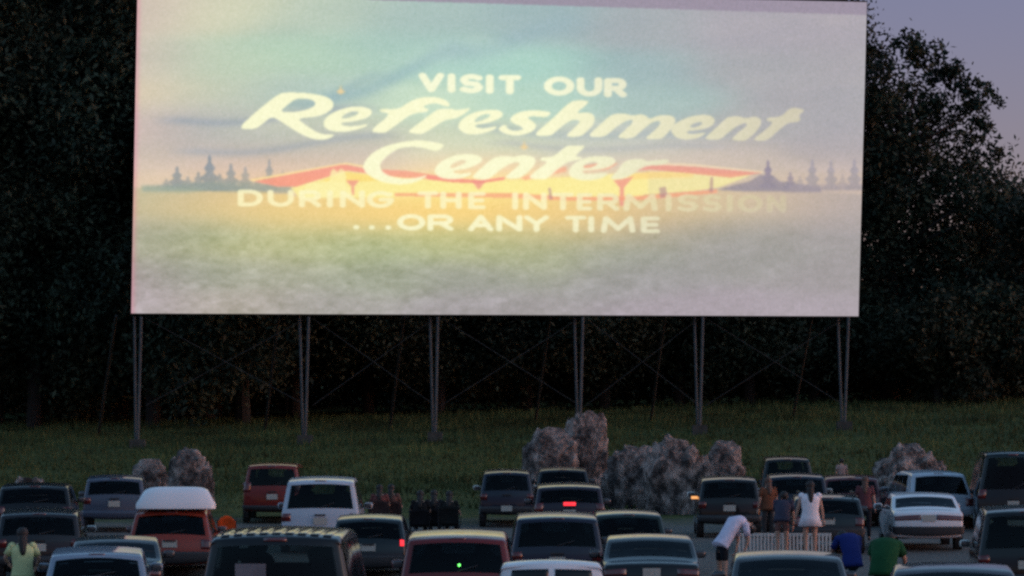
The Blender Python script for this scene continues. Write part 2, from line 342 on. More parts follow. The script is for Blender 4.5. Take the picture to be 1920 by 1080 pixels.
    # horizon line of the drawn field
    hz=np.interp(X,[240,290,350,440,560,1200,1340,1480,1632],[350,352,352,352,368,364,358,358,366])+2*fbm(X.shape,14,rng,2)
    gm=blur(((Y>hz)).astype(float),1.6)
    n2=fbm(X.shape,20,rng,5,2.0); n3=fbm(X.shape,9,rng,3,2.0)
    lowl=np.clip((Y-395)/60,0,1)
    G0+=(n2*np.clip((Y-400)/40,0.2,1)*8+n3*lowl*9)[...,None]*np.array([1.0,.95,1.15])*np.clip(1.25-(X-240)/1500,.3,1)[...,None]
    A=C0*(1-gm[...,None])+G0*gm[...,None]
    def fillp(A,pts,col,soft=1.2,k=1.0): return mixc(A,col,blur(poly_mask(X,Y,pts).astype(float),soft)*k)
    # conifers
    def fir(A,x,top,base,hw,col,k):
        t=np.clip((Y-top)/(base-top),0,1); wv=hw*t*(.72+.28*np.sin(t*22))
        m=((np.abs(X-x)<wv+.8)&(Y>=top)&(Y<=base)).astype(float)
        return mixc(A,col,blur(m,1.3)*k)
    for x,t,h,k in [(312,335,14,.6),(332,312,18,.85),(352,330,14,.7),(372,322,16,.8),(393,290,20,.95),(412,325,15,.8),(433,306,17,.85),(460,312,15,.7),(484,332,12,.5),(505,298,13,.8),(530,318,10,.4)]:
        A=fir(A,x,t,357,h*1.3,(140,150,160),k*.95)
    A=fillp(A,[(268,350),(330,344),(400,340),(470,342),(530,345),(560,352),(540,362),(440,360),(380,358),(268,358)],(146,160,160),2.2,.75)
    A=fillp(A,[(265,346),(330,352),(400,354),(350,362),(265,360)],(170,182,165),2.5,.6)
    for x,t,h,k in [(1523,298,19,.7),(1558,300,17,.65),(1602,298,20,.7),(1580,325,14,.4),(1500,330,14,.5)]:
        A=fir(A,x,t,356,h,(160,154,166),k)
    A=fir(A,1440,300,352,17,(146,136,158),.9); A=fir(A,1482,322,354,15,(155,145,162),.85)
    A=fillp(A,[(1345,356),(1375,347),(1405,340),(1425,328),(1450,330),(1462,340),(1500,346),(1540,352),(1540,360),(1400,359)],(150,143,162),1.6,.85)
    A=fillp(A,[(1480,348),(1632,342),(1632,356),(1480,360)],(172,160,168),3,.6)
    # snack bar: glow, roof, windows
    gl2=np.exp(-(((X-880)/420)**2+((Y-330)/30)**2)); A=mixc(A,(248,212,172),gl2*.5)
    gl3=np.exp(-(((X-820)/330)**2+((Y-398)/24)**2)); A=mixc(A,(253,214,132),gl3*.55)
    glow=np.exp(-(((X-880)/240)**2+((Y-352)/26)**2))
    A=mixc(A,(255,238,150),np.clip(glow*.75,0,1))
    A=fillp(A,[(545,352),(600,336),(648,320),(700,328),(860,342),(1000,336),(1150,326),(1250,322),(1408,328),(1350,350),(1300,358),(1210,364),(1200,370),(560,370)],(255,240,158),1.5,.9)
    A=fillp(A,[(1215,324),(1408,328),(1350,350),(1300,356),(1215,362)],(238,226,172),1.5,.7)
    red=(250,160,135)
    A=fillp(A,[(466,337),(560,320),(640,306),(650,305),(705,314),(705,318),(650,309),(560,325),(475,340)],(255,222,158),.9,.9)
    A=fillp(A,[(476,340),(560,324),(640,309),(650,309),(704,320),(704,327),(652,320),(600,336),(556,350),(520,350)],red,1.1,.9)
    A=fillp(A,[(648,322),(704,329),(730,338),(640,342),(600,340)],(255,214,110),1.5,.55)
    A=fillp(A,[(700,317),(760,320),(830,330),(830,336),(760,334),(705,328)],red,1.1,.75)
    A=fillp(A,[(800,329),(850,334),(900,338),(946,332),(946,337),(900,344),(850,342),(800,336)],(247,150,135),1.1,.85)
    A=fillp(A,[(975,333),(1030,318),(1062,312),(1062,322),(1030,328),(985,338)],(253,178,140),1.4,.75)
    A=fillp(A,[(1085,312),(1122,306),(1160,306),(1140,318),(1085,322)],(253,170,130),1.4,.7)
    A=fillp(A,[(1170,322),(1205,309),(1240,308),(1300,312),(1430,324),(1370,333),(1300,326),(1220,318)],(240,158,135),1.1,.85)
    A=fillp(A,[(1160,306),(1215,304),(1300,307),(1430,321),(1430,324),(1300,312),(1210,309)],(250,222,180),1.0,.7)
    A=fillp(A,[(1175,328),(1220,320),(1300,326),(1300,332),(1180,336)],(255,205,120),2,.5)
    for p in ([(648,338),(674,338),(664,350),(664,366),(659,366),(659,350)],[(884,338),(912,338),(899,355),(896,355)],[(1150,338),(1188,331),(1170,352),(1169,386),(1162,386),(1162,352)]):
        A=fillp(A,p,(240,150,140),1.3,.75)
    A=fillp(A,[(740,362),(960,362),(1070,369),(1190,368),(1345,355),(1345,362),(1190,376),(1060,376),(960,371),(740,368)],(248,165,130),1.3,.75)
    for p in ([(1028,352),(1033,352),(1036,374),(1030,374)],[(1236,352),(1248,350),(1252,368),(1238,372)],[(1332,332),(1337,332),(1337,360),(1330,360)]):
        A=fillp(A,p,(178,140,150),1.2,.6)
    A=fillp(A,[(620,322),(626,316),(632,322),(640,316),(648,322),(650,346),(664,370),(560,372),(575,344),(618,340)],(255,243,175),1.4,.8)
    for x,y in ((639,170),(983,274)):
        A=fillp(A,[(x,y-12),(x+2,y-2),(x+9,y+2),(x,y+7),(x-9,y+2),(x-2,y-2)],(245,212,150),1.6,.9)
    # lettering
    m=np.zeros(X.shape,bool)
    for p in SCRIPT: m^=poly_mask(X,Y,chaikin(p,2))
    T=blur(m.astype(float),1.25)
    Tc=np.zeros(X.shape)
    for letters,yl,ax,ay in LINES:
        for ch,x0,x1 in letters:
            t,b=yl((x0+x1)/2)
            if ch=='I': x0,x1=(x0+x1)/2-.1,(x0+x1)/2+.1
            else: x0+=ax*.8; x1-=ax*.8
            t+=ay*.7; b-=ay*.7
            sl=(slice(int(t-12-SY0),int(b+12-SY0)),slice(int(x0-14-SX0),int(x1+14-SX0)))
            xs,ys=X[sl]/ax,Y[sl]/ay; dm=np.full(xs.shape,9.)
            for st in CAPS[ch]:
                q=[((x0+u*(x1-x0))/ax,(t+v*(b-t))/ay) for u,v in st]
                for (a,b_),(c,d_) in zip(q,q[1:]):
                    dx,dy=c-a,d_-b_; l2=dx*dx+dy*dy+1e-9
                    s=np.clip(((xs-a)*dx+(ys-b_)*dy)/l2,0,1)
                    dm=np.minimum(dm,np.hypot(xs-a-s*dx,ys-b_-s*dy))
            Tc[sl]=np.maximum(Tc[sl],np.clip((1.05-dm)*3.2,0,1))
    Tc=blur(Tc,.95)
    fade=np.clip((X-1020)/560,0,1)
    tcol=np.array([255,254,216])*(1-fade[...,None])+np.array([206,198,182])*fade[...,None]
    warm=np.exp(-((Y-375)/30)**2)*.45
    tcol=tcol*(1-warm[...,None])+np.array([255,238,175])*(1-.22*fade[...,None])*warm[...,None]
    al=np.clip(T*.97,0,1); A=A*(1-al[...,None])+tcol*al[...,None]
    ky=np.where(Y>345,.86-.35*np.clip((X-1150)/300,0,1)*(Y<400),.95)
    al=np.clip(Tc*ky,0,1); A=A*(1-al[...,None])+tcol*al[...,None]
    # strip of screen above the projected frame; edge fringe
    for c_ in range(3): A[...,c_]=blur(A[...,c_],.9)
    top=blur((Y<(X-700)*.0305+np.minimum(0,(X-700))*.1).astype(float),1.2)
    A=mixc(A,(160,147,162),top*.9)
    left=np.exp(-((X-(257-(Y/588)*11))/7)**2); A=mixc(A,(226,140,160),left*.45)
    yw=np.clip((A[...,0]-A[...,2]-20)/60,0,1)[...,None]
    A+=np.array([-2.,-3,-7])*(1-yw)
    up=np.clip((335-Y)/20,0,1)[...,None]; lo=np.clip((Y-425)/20,0,1)[...,None]*(1-al[...,None])
    A+=np.array([-2.,0,6])*up*(1-T[...,None])+np.array([-3.,-1,0])*lo
    A+=rng.standard_normal(X.shape)[...,None]*2.2+blur(rng.standard_normal(X.shape),1.2)[...,None]*8*np.array([1,.8,1.1])
    return np.clip(A,0,255)
SD=120.0
def screen():
    TL,TR,BR,BL=(258,-26),(1625.5,4),(1609.5,593),(246,587.5)
    root=empty('movie_screen',(P(928,800,SD).x,SD,g(0,SD)))
    off=-Vector(root.location)
    A=picture(); NX,NY=1280,560
    u=np.linspace(0,1,NX); v=np.linspace(0,1,NY); U,V=np.meshgrid(u,v)
    px=(1-V)*((1-U)*TL[0]+U*TR[0])+V*((1-U)*BL[0]+U*BR[0]); py=(1-V)*((1-U)*TL[1]+U*TR[1])+V*((1-U)*BL[1]+U*BR[1])
    fx=np.clip(px-SX0-.5,0,A.shape[1]-1.01); fy=np.clip(py-SY0-.5,0,A.shape[0]-1.01)
    x0=fx.astype(int); y0=fy.astype(int); ax=(fx-x0)[...,None]; ay=(fy-y0)[...,None]
    c=(A[y0,x0]*(1-ax)+A[y0,x0+1]*ax)*(1-ay)+(A[y0+1,x0]*(1-ax)+A[y0+1,x0+1]*ax)*ay
    lin=np.clip(srgb(c)-np.array([.05,.042,.055]),0,1)
    co_=np.stack([(px-960)/F*SD,np.full(px.shape,SD),CAMZ-(py-HOR)/F*SD],-1).reshape(-1,3)+np.array(off)
    me=bpy.data.meshes.new('screen_surface'); idx=np.arange(NX*NY).reshape(NY,NX)
    q=np.stack([idx[1:,:-1],idx[1:,1:],idx[:-1,1:],idx[:-1,:-1]],-1).reshape(-1,4)
    me.vertices.add(NX*NY); me.vertices.foreach_set('co',co_.ravel())
    me.loops.add(q.size); me.loops.foreach_set('vertex_index',q.ravel().astype(np.int32))
    me.polygons.add(len(q)); me.polygons.foreach_set('loop_start',(np.arange(len(q))*4).astype(np.int32))
    me.update(calc_edges=True)
    at=me.color_attributes.new('film_frame','FLOAT_COLOR','POINT')
    at.data.foreach_set('color',np.concatenate([lin.reshape(-1,3),np.ones((NX*NY,1))],1).ravel())
    m,N,L,b=nmat('lit_movie_screen')
    b.inputs['Base Color'].default_value=(.18,.18,.18,1); b.inputs['Roughness'].default_value=.9; b.inputs['Specular IOR Level'].default_value=.1
    a=N.new('ShaderNodeVertexColor'); a.layer_name='film_frame'; L.new(a.outputs[0],b.inputs['Emission Color']); b.inputs['Emission Strength'].default_value=2**-EXPO
    m.cycles.emission_sampling='NONE'
    link('screen_surface',me,m,root)
    # backing box and rim behind the surface
    def C(p,dy=0): 
        q=P(p[0],p[1],SD); q.y+=dy; return q+off
    ins=[C((TL[0]-1.2,TL[1]-2),.03),C((TR[0]+1.2,TR[1]-2.5),.03),C((BR[0]+1,BR[1]+1.2),.03),C((BL[0]-1,BL[1]+1.2),.03)]
    bk=[v+Vector((0,.35,0)) for v in ins]
    MB().add(ins+bk,[(0,1,2,3),(7,6,5,4),(0,4,5,1),(1,5,6,2),(2,6,7,3),(3,7,4,0)]).build('backing_frame',MT['steeldark'],root)
    # front legs in pairs that meet at the foot, rear stays, cross braces
    tops=[(265,252,258,825),(579,562,572,812),(821,806,816,806),(1093,1077,1087,800),(1318,1302,1312,797),(1591,1571,1583,792)]
    feet=[]; 
    for i,(a_,b_,c_,yb) in enumerate(tops):
        f_=P(c_,yb,SD-.2); f_.z=g(f_.x,f_.y)-.25
        MB().bar(C((a_,594)),f_+off,.055,8).build('leg',MT['steel'],root)
        t2=P(b_,594,SD+.5)+off; MB().bar(t2,f_+off+Vector((-.07,.05,0)),.05,8).build('leg',MT['steel'],root)
        feet.append(f_)
        MB().box((f_.x+off.x,f_.y+off.y,g(f_.x,f_.y)+off.z+.05),(.55,.55,.5)).build('footing',M('concrete',(.045,.045,.04),.9,var=.3,scale=5),root)
    for (x0,y0_,x1,y1) in [(218,592,183,800),(522,592,496,800),(758,592,730,790),(1032,592,1002,780),(1247,592,1219,785),(1523,592,1485,790)]:
        a_=P(x0,y0_,SD+1.2)+off; e_=P(x1,y1,SD+7.5); e_.z=g(e_.x,e_.y)-.2
        MB().bar(a_,e_+off,.055,8).build('stay',MT['steeldark'],root)
    for (xa,xb) in zip([265,579,821,1093,1318],[579,821,1093,1318,1591]):
        a_=C((xa+6,596),.3); b_=C((xb-6,760),.3); MB().bar(a_,b_,.015,6).build('cross_brace',MT['steeldark'],root)
        a_=C((xb-6,596),.36); b_=C((xa+6,760),.36); MB().bar(a_,b_,.015,6).build('cross_brace',MT['steeldark'],root)
    MB().bar(C((1600,2),-.02),C((1612,2),-.02),.03).build('lamp_bracket',MT['steeldark'],root)
    tag(root,'huge white drive-in movie screen on steel legs showing the Refreshment Center intermission picture','movie screen')
screen()

# ------------------------------------------------------------------ vehicles
def car(name,label,cat,kind,W,L,H,mat,D,px,yaw=0,gz=None,opts=(),group=None,xshift=0):
    """rear of the vehicle stands at distance D, its centre line at photo column px"""
    X=(px-960)/F*D; z0=g(X,D) if gz is None else gz
    root=empty(name,(X,D,z0),R(yaw)); tag(root,label,cat,group or 'vehicles parked on the lot')
    belt=.98 if H>1.55 else .90
    if kind=='sedan':
        pr=[(.12,.26),(.02,.34),(0,.5),(.0,.70),(.05,.86),(.14,.93),(.70,.99),(1.28,H-.11),(1.45,H-.06),(1.85,H-.025),(L*.50,H),(L*.55,H-.04),(L*.70,.97),(L*.95,.84),(L-.02,.68),(L,.45),(L-.12,.24)]
        rw=(1.0,H-.10); tl=(.68,.84,.42); sw=(1.5,L*.60,1.0,L*.70)
    elif kind=='van':
        pr=[(.12,.30),(.0,.42),(.0,.70),(.02,1.0),(.12,H-.17),(.20,H-.075),(.5,H-.04),(L*.3,H-.018),(L*.5,H),(L*.68,H-.02),(L*.74,H-.10),(L*.86,1.12),(L*.97,.98),(L,.74),(L,.42),(L-.12,.26)]
        rw=(1.06,H-.15); tl=(.80,1.22,.16); sw=(.5,L*.70,.35,L*.80)
    elif kind=='suv':
        pr=[(.14,.32),(.0,.42),(.0,.66),(.03,.97),(.24,H-.17),(.34,H-.10),(.70,H-.06),(L*.28,H-.03),(L*.42,H),(L*.54,H-.015),(L*.60,H-.08),(L*.73,1.08),(L*.95,.96),(L,.76),(L,.42),(L-.12,.28)]
        rw=(.99,H-.16); tl=(.72,1.02,.17); sw=(.7,L*.57,.5,L*.68)
    elif kind=='hatch':
        pr=[(.12,.28),(.0,.40),(.0,.62),(.06,.90),(.40,H-.155),(.52,H-.09),(.85,H-.052),(L*.32,H-.022),(L*.44,H),(L*.52,H-.03),(L*.57,H-.07),(L*.73,.98),(L*.95,.84),(L,.66),(L,.42),(L-.12,.26)]
        rw=(.90,H-.15); tl=(.64,.88,.17); sw=(.95,L*.54,.72,L*.66)
    else: # pickup
        pr=[(.12,.42),(.02,.48),(0,.60),(0,1.0),(.03,1.04),(L*.40,1.05),(L*.405,1.08),(L*.415,H-.06),(L*.43,H-.025),(L*.48,H),(L*.56,H),(L*.61,H-.06),(L*.71,1.06),(L*.95,.96),(L,.78),(L,.48),(L-.12,.36)]
        rw=(1.12,H-.07); tl=(.70,.98,.12); sw=(L*.45,L*.60,L*.43,L*.69)
    pr=[Vector((0,y,z)) for y,z in pr]
    # round corners, resample
    for _ in range(2):
        q=[]
        for i in range(len(pr)):
            a,b=pr[i],pr[(i+1)%len(pr)]; q+=[a*.8+b*.2,a*.2+b*.8]
        pr=q
    out=[]
    for i in range(len(pr)):
        a,b=pr[i],pr[(i+1)%len(pr)]; k=max(1,int((b-a).length/.16))
        out+=[a.lerp(b,j/k) for j in range(k)]
    pr=out; n=len(pr)
    nr=[]
    for i in range(n):
        t=(pr[(i+1)%n]-pr[i-1]); t.normalize(); nr.append(Vector((0,t.z,-t.y)))   # inward for this winding
    cy=L*.5
    if sum((Vector((0,cy,.7))-p).dot(m_) for p,m_ in zip(pr,nr))<0: nr=[-a for a in nr]
    tum=.20 if kind in('van','suv') else .26
    def half(y,z):
        hw=W/2*(1-.07*abs(2*y/L-1)**4)
        if z>belt: hw-=tum*(z-belt)+.012
        elif z>belt-.06: hw-=.012*(z-belt+.06)/.06
        if z<.55: hw-=.10*(.55-z)
        return hw
    rr=.065
    def S(i,u,off=0.):          # u in [-1,1] across, >1 runs round the edge
        p=pr[i%n]; m_=nr[i%n]; c=(.035+.06*abs(m_.y))
        q0=p+m_*(c+rr); hw=half(q0.y,q0.z)-rr
        if abs(u)<=1:
            q=p+m_*(c*u*u-off); q.x=u*hw
        else:
            ph=(abs(u)-1)*math.pi/2; q=p+m_*(c+rr*(1-math.cos(ph))-off*math.cos(ph)); q.x=math.copysign(hw+(rr+off)*math.sin(ph),u)
        return q
    us=[-2,-1.66,-1.33,-1,-.93,-.75,-.5,-.25,0,.25,.5,.75,.93,1,1.33,1.66,2]
    hole=set()
    idr=[i for i in range(n) if rw[0]<=pr[i].z<=rw[1] and pr[i].y<L*.5 and nr[i].y>.18]; idf=[i for i in range(n) if 1.04<=pr[i].z<=H-.09 and pr[i].y>L*.5 and nr[i].y<-.18]
    for q in (idr,idf):
        if q and 'splitwin' not in opts: hole|=set(range(min(q),max(q)))
    rings=[.12,.28,.48,.72,1.0]
    v=[];cols=0
    for i in range(n):
        row=[S(i,u) for u in us]
        p=pr[i]; q0=p+nr[i]*(.035+.06*abs(nr[i].y)+rr)
        mid=Vector((0,min(max(q0.y,.9),L-.9),.68))
        sd=[]
        for s in rings:
            q=q0.lerp(mid,s); q.x=half(q.y,q.z); sd.append(q)
        row=[Vector((-q.x,q.y,q.z)) for q in reversed(sd)]+row+sd
        cols=len(row); v+=row
    f=[(i*cols+j,i*cols+j+1,((i+1)%n)*cols+j+1,((i+1)%n)*cols+j) for i in range(n) for j in range(cols-1) if not (i in hole and 9<=j<=16)]
    mesh('body',v,f,mat,root,True)
    def pane(nm,ids,u0,u1,mt):
        a0,a1=min(ids),max(ids); vs=[S(i,u0+(u1-u0)*j/10,.006) for i in range(a0,a1+1) for j in range(11)]
        fs=[(k*11+j,k*11+j+1,(k+1)*11+j+1,(k+1)*11+j) for k in range(a1-a0) for j in range(10)]
        return mesh(nm,vs,fs,mt,root,True)
    def patch(nm,i0,i1,u0,u1,off,mt,nu=8,par=None,inset0=0,smooth=True):
        ids=list(range(i0,i1+1)); vs=[];fs=[]; m1=len(ids)
        for k,i in enumerate(ids):
            for j in range(nu+1): vs.append(S(i,u0+(u1-u0)*j/nu,off))
        for k,i in enumerate(ids):
            for j in range(nu+1): vs.append(S(i,u0+(u1-u0)*j/nu,-.02))
        st=nu+1; B=m1*st
        for k in range(m1-1):
            for j in range(nu):
                a=k*st+j; fs.append((a,a+1,a+st+1,a+st))
        for k in range(m1-1):
            a=k*st; fs.append((a,a+st,B+a+st,B+a)); a=k*st+nu; fs.append((a+st,a,B+a,B+a+st))
        for j in range(nu):
            fs.append((j+1,j,B+j,B+j+1)); a=(m1-1)*st+j; fs.append((a,a+1,B+a+1,B+a))
        return mesh(nm,vs,fs,mt,par or root,smooth)
    def rng_(z0,z1,rear=True,ymax=None):
        ids=[i for i in range(n) if z0<=pr[i].z<=z1 and ((pr[i].y<L*.5) if rear else pr[i].y>L*.5) and abs(nr[i].y)>.25 or
             (z0<=pr[i].z<=z1 and kind in('sedan',) and rear and pr[i].y<L*.38 and pr[i].z>1.0)]
        return min(ids),max(ids)
    # rear window
    ids=[i for i in range(n) if rw[0]<=pr[i].z<=rw[1] and pr[i].y<L*.5 and nr[i].y>.18]
    split='splitwin' in opts
    if split:
        patch('rear_window',min(ids),max(ids),-.86,-.07,.006,MT['glass']); patch('rear_window',min(ids),max(ids),.07,.86,.006,MT['glass'])
    else:
        pane('rear_window',ids,-.95,.95,MT['seeglass'])
        fl=H-.62; yfs=L*(.47 if kind!='van' else .62); yrs=L*(.30 if kind=='sedan' else (.27 if kind!='pickup' else .5))
        hr=H-.30
        for sx in(-1,1):
            MB().ball((sx*W*.22,yfs,fl-.12),(.24,.10,.40),14,10,.6).ball((sx*W*.22,yfs-.02,hr+.04),(.13,.06,.10),12,8,.6).build('front_seat',MT['interior'],root,True)
        if kind!='pickup':
            m_=MB().ball((0,yrs,fl-.14),(W*.40,.10,.34),16,10,.4)
            for sx in(-1,1): m_.ball((sx*W*.22,yrs-.02,hr-.03),(.12,.05,.085),12,8,.6)
            m_.build('rear_bench',MT['interior'],root,True)
        MB().ball((0,L*.66,belt-.06),(W*.42,.22,.12),14,8,.5).build('dashboard',MT['interior'],root,True)
        MB().box((0,L*.5,.42),(W*.8,L*.6,.05)).build('cabin_floor',MT['interior'],root)
    ids2=[i for i in range(n) if 1.04<=pr[i].z<=H-.09 and pr[i].y>L*.5 and nr[i].y<-.18]
    if ids2 and not split: pane('windscreen',ids2,-.95,.95,MT['clearglass'])
    elif ids2: patch('windscreen',min(ids2),max(ids2),-.88,.88,.006,MT['glass'])
    # lamps, bumper, plate
    tls=[i for i in range(n) if tl[0]<=pr[i].z<=tl[1] and pr[i].y<.45]
    w_=tl[2]
    if 'fulltail' in opts:
        patch('tail_light',min(tls),max(tls),-1.5,-.24,.014,MT['tail'],10); patch('tail_light',min(tls),max(tls),.24,1.5,.014,MT['tail'],10)
    else:
        patch('tail_light',min(tls),max(tls),-1.7,-1+w_,.014,MT['tail'],6)
        lit='litright' in opts; patch('tail_light',min(tls)+(len(tls)//2 if lit else 0),max(tls)+(1 if lit else 0),(.93 if lit else 1-w_),(1.25 if lit else 1.7),.014,MT['taillit'] if lit else MT['tail'],6)
    bi=[i for i in range(n) if .36<=pr[i].z<=.60 and pr[i].y<.3]
    if kind=='pickup': bi=[i for i in range(n) if .46<=pr[i].z<=.62 and pr[i].y<.3]
    patch('bumper',min(bi),max(bi),-1.8,1.8,.05,MT['chrome'] if 'chromebumper' in opts else (mat if 'paintbumper' in opts else MT['trim']),14)
    zp=.76 if kind!='sedan' else .76
    if 'lowplate' in opts: zp=.52
    pz=S(min(range(n),key=lambda i:abs(pr[i].z-zp)+10*(pr[i].y>.4)),0)
    MB().box((0,pz.y-.022 - (.05 if zp<.6 else 0),zp),(.31,.012,.155)).build('licence_plate',MT['plate'],root)
    if 'thirdlit' in opts or kind in('suv','van','hatch'):
        zt=rw[1]+.05 if 'thirdlit' not in opts else rw[0]+.05
        k=min(range(n),key=lambda i:abs(pr[i].z-zt)+10*(pr[i].y>L*.4))
        patch('high_brake_light',k-1,k,-.19,.19,.012,MT['taillit'] if 'thirdlit' in opts else MT['tail'],4)
    if kind in('suv','van','hatch'):
        k=min(ids); a=S(k,0,.02); b=S(k+1,.42,.02)
        MB().bar(a,b,.010,6).build('wiper',MT['trim'],root)
        MB().box((0,pz.y-.03,.90 if kind!='hatch' else .82),(.26,.03,.035)).build('door_handle',MT['trim'],root)
    # side windows
    y0b,y1b=(sw[2],sw[3]) if kind!='sedan' else (1.0,L*.70)
    y0t,y1t=(sw[0],sw[1]) if kind!='sedan' else (1.42,L*.56)
    if kind=='van': y0b,y0t,y1b,y1t=.35,.42,L*.82,L*.72
    zb,zt=belt+.05,H-.15
    cuts=[0,.33,.66,1] if kind in('van','suv','hatch') else [0,.5,1]
    if kind=='pickup': cuts=[0,1]
    for sx in(-1,1):
        for c0,c1 in zip(cuts,cuts[1:]):
            c0+=.012; c1-=.012; vs=[];fs=[]
            for a in range(5):
                t=a/4
                for b in range(5):
                    s=c0+(c1-c0)*b/4; y=(y0b+(y1b-y0b)*s)*(1-t)+(y0t+(y1t-y0t)*s)*t; z=zb+(zt-zb)*t
                    vs.append((sx*(half(y,z)+.006),y,z))
            fs=[(a*5+b,a*5+b+1,a*5+b+6,a*5+b+5) for a in range(4) for b in range(4)]
            mesh('side_window',vs,fs,MT['glass'],root,True)
        # mirror
        my=y1b-.15; mx=half(my,belt+.05)
        mo=MB().ball((sx*(mx+.12),my,belt+.10),(.105,.06,.075),12,8,.55).bar((sx*(mx-.02),my,belt+.03),(sx*(mx+.08),my,belt+.07),.02).build('wing_mirror',MT['mirrorlit'] if 'brightmirror' in opts else mat,root,True)
        MB().ball((sx*(mx+.12),my-.056,belt+.10),(.085,.012,.058),12,8,.5).build('mirror_glass',MT['mirror'],mo,True)
        MB().box((sx*(half(L*.45,.86)+.012),L*.45,.86),(.03,.16,.03)).build('door_handle',MT['trim'],root)
        # headlight
        hl=[i for i in range(n) if .64<=pr[i].z<=.80 and pr[i].y>L*.8]
        if hl: patch('headlight',min(hl),max(hl),.62*sx,1.6*sx,.012,MT['lamp'],6)
    # wheels and arches
    rw_=.33 if kind in('suv','pickup','van') else .30
    for yy in(L*.19,L*.81):
        for sx in(-1,1):
            hx=half(yy,.45)
            arch=MB().bar((sx*(hx-.16),yy,rw_+.01),(sx*(hx+.006),yy,rw_+.01),rw_+.055,20); arch.build('wheel_arch',MT['trim'],root)
            ty=MB().bar((sx*(hx-.17),yy,rw_),(sx*(hx+.018),yy,rw_),rw_,22).build('wheel',MT['tyre'],root)
            MB().bar((sx*(hx-.05),yy,rw_),(sx*(hx+.026),yy,rw_),rw_*.62,14,rw_*.5).build('rim',MT['rim'],ty)
    if 'rails' in opts:
        for sx in(-1,1):
            hx=half(1.5,H)-.10; m_=MB().bar((sx*hx,.7,H+.035),(sx*hx,L*.55,H+.035),.018)
            for yy in(.72,L*.3,L*.54): m_.bar((sx*hx,yy,H-.03),(sx*hx,yy,H+.035),.014)
            m_.build('roof_rail',MT['trim'],root)
    if 'ribs' in opts:
        ri=[i for i in range(n) if pr[i].z>H-.11 and .25<pr[i].y<L*.36]
        for k in range(9):
            u=(k-4)*.215; patch('roof_rib',min(ri),max(ri),u-.07,u+.07,.012,mat,3)
    if 'ladder' in opts: pass
    if 'cratesticker' in opts:
        pass
    return root
MT['mirrorlit']=M('pale_mirror_shell',(.6,.62,.58),.35,coat=.6)
PT={k:paint('paint_'+k,c) for k,c in dict(black=(.005,.006,.008),navy=(.007,.012,.028),darkblue=(.009,.012,.03),plum=(.015,.010,.022),green=(.004,.015,.011),
  teal=(.006,.014,.018),slate=(.06,.075,.11),steelblue=(.20,.25,.32),silver=(.42,.48,.55),grey=(.16,.17,.20),red=(.16,.016,.012),darkred=(.13,.014,.016),
  brick=(.24,.035,.018),maroon=(.10,.025,.028),white=(.72,.72,.74),cream=(.55,.53,.46),charcoal=(.012,.012,.016)).items()}
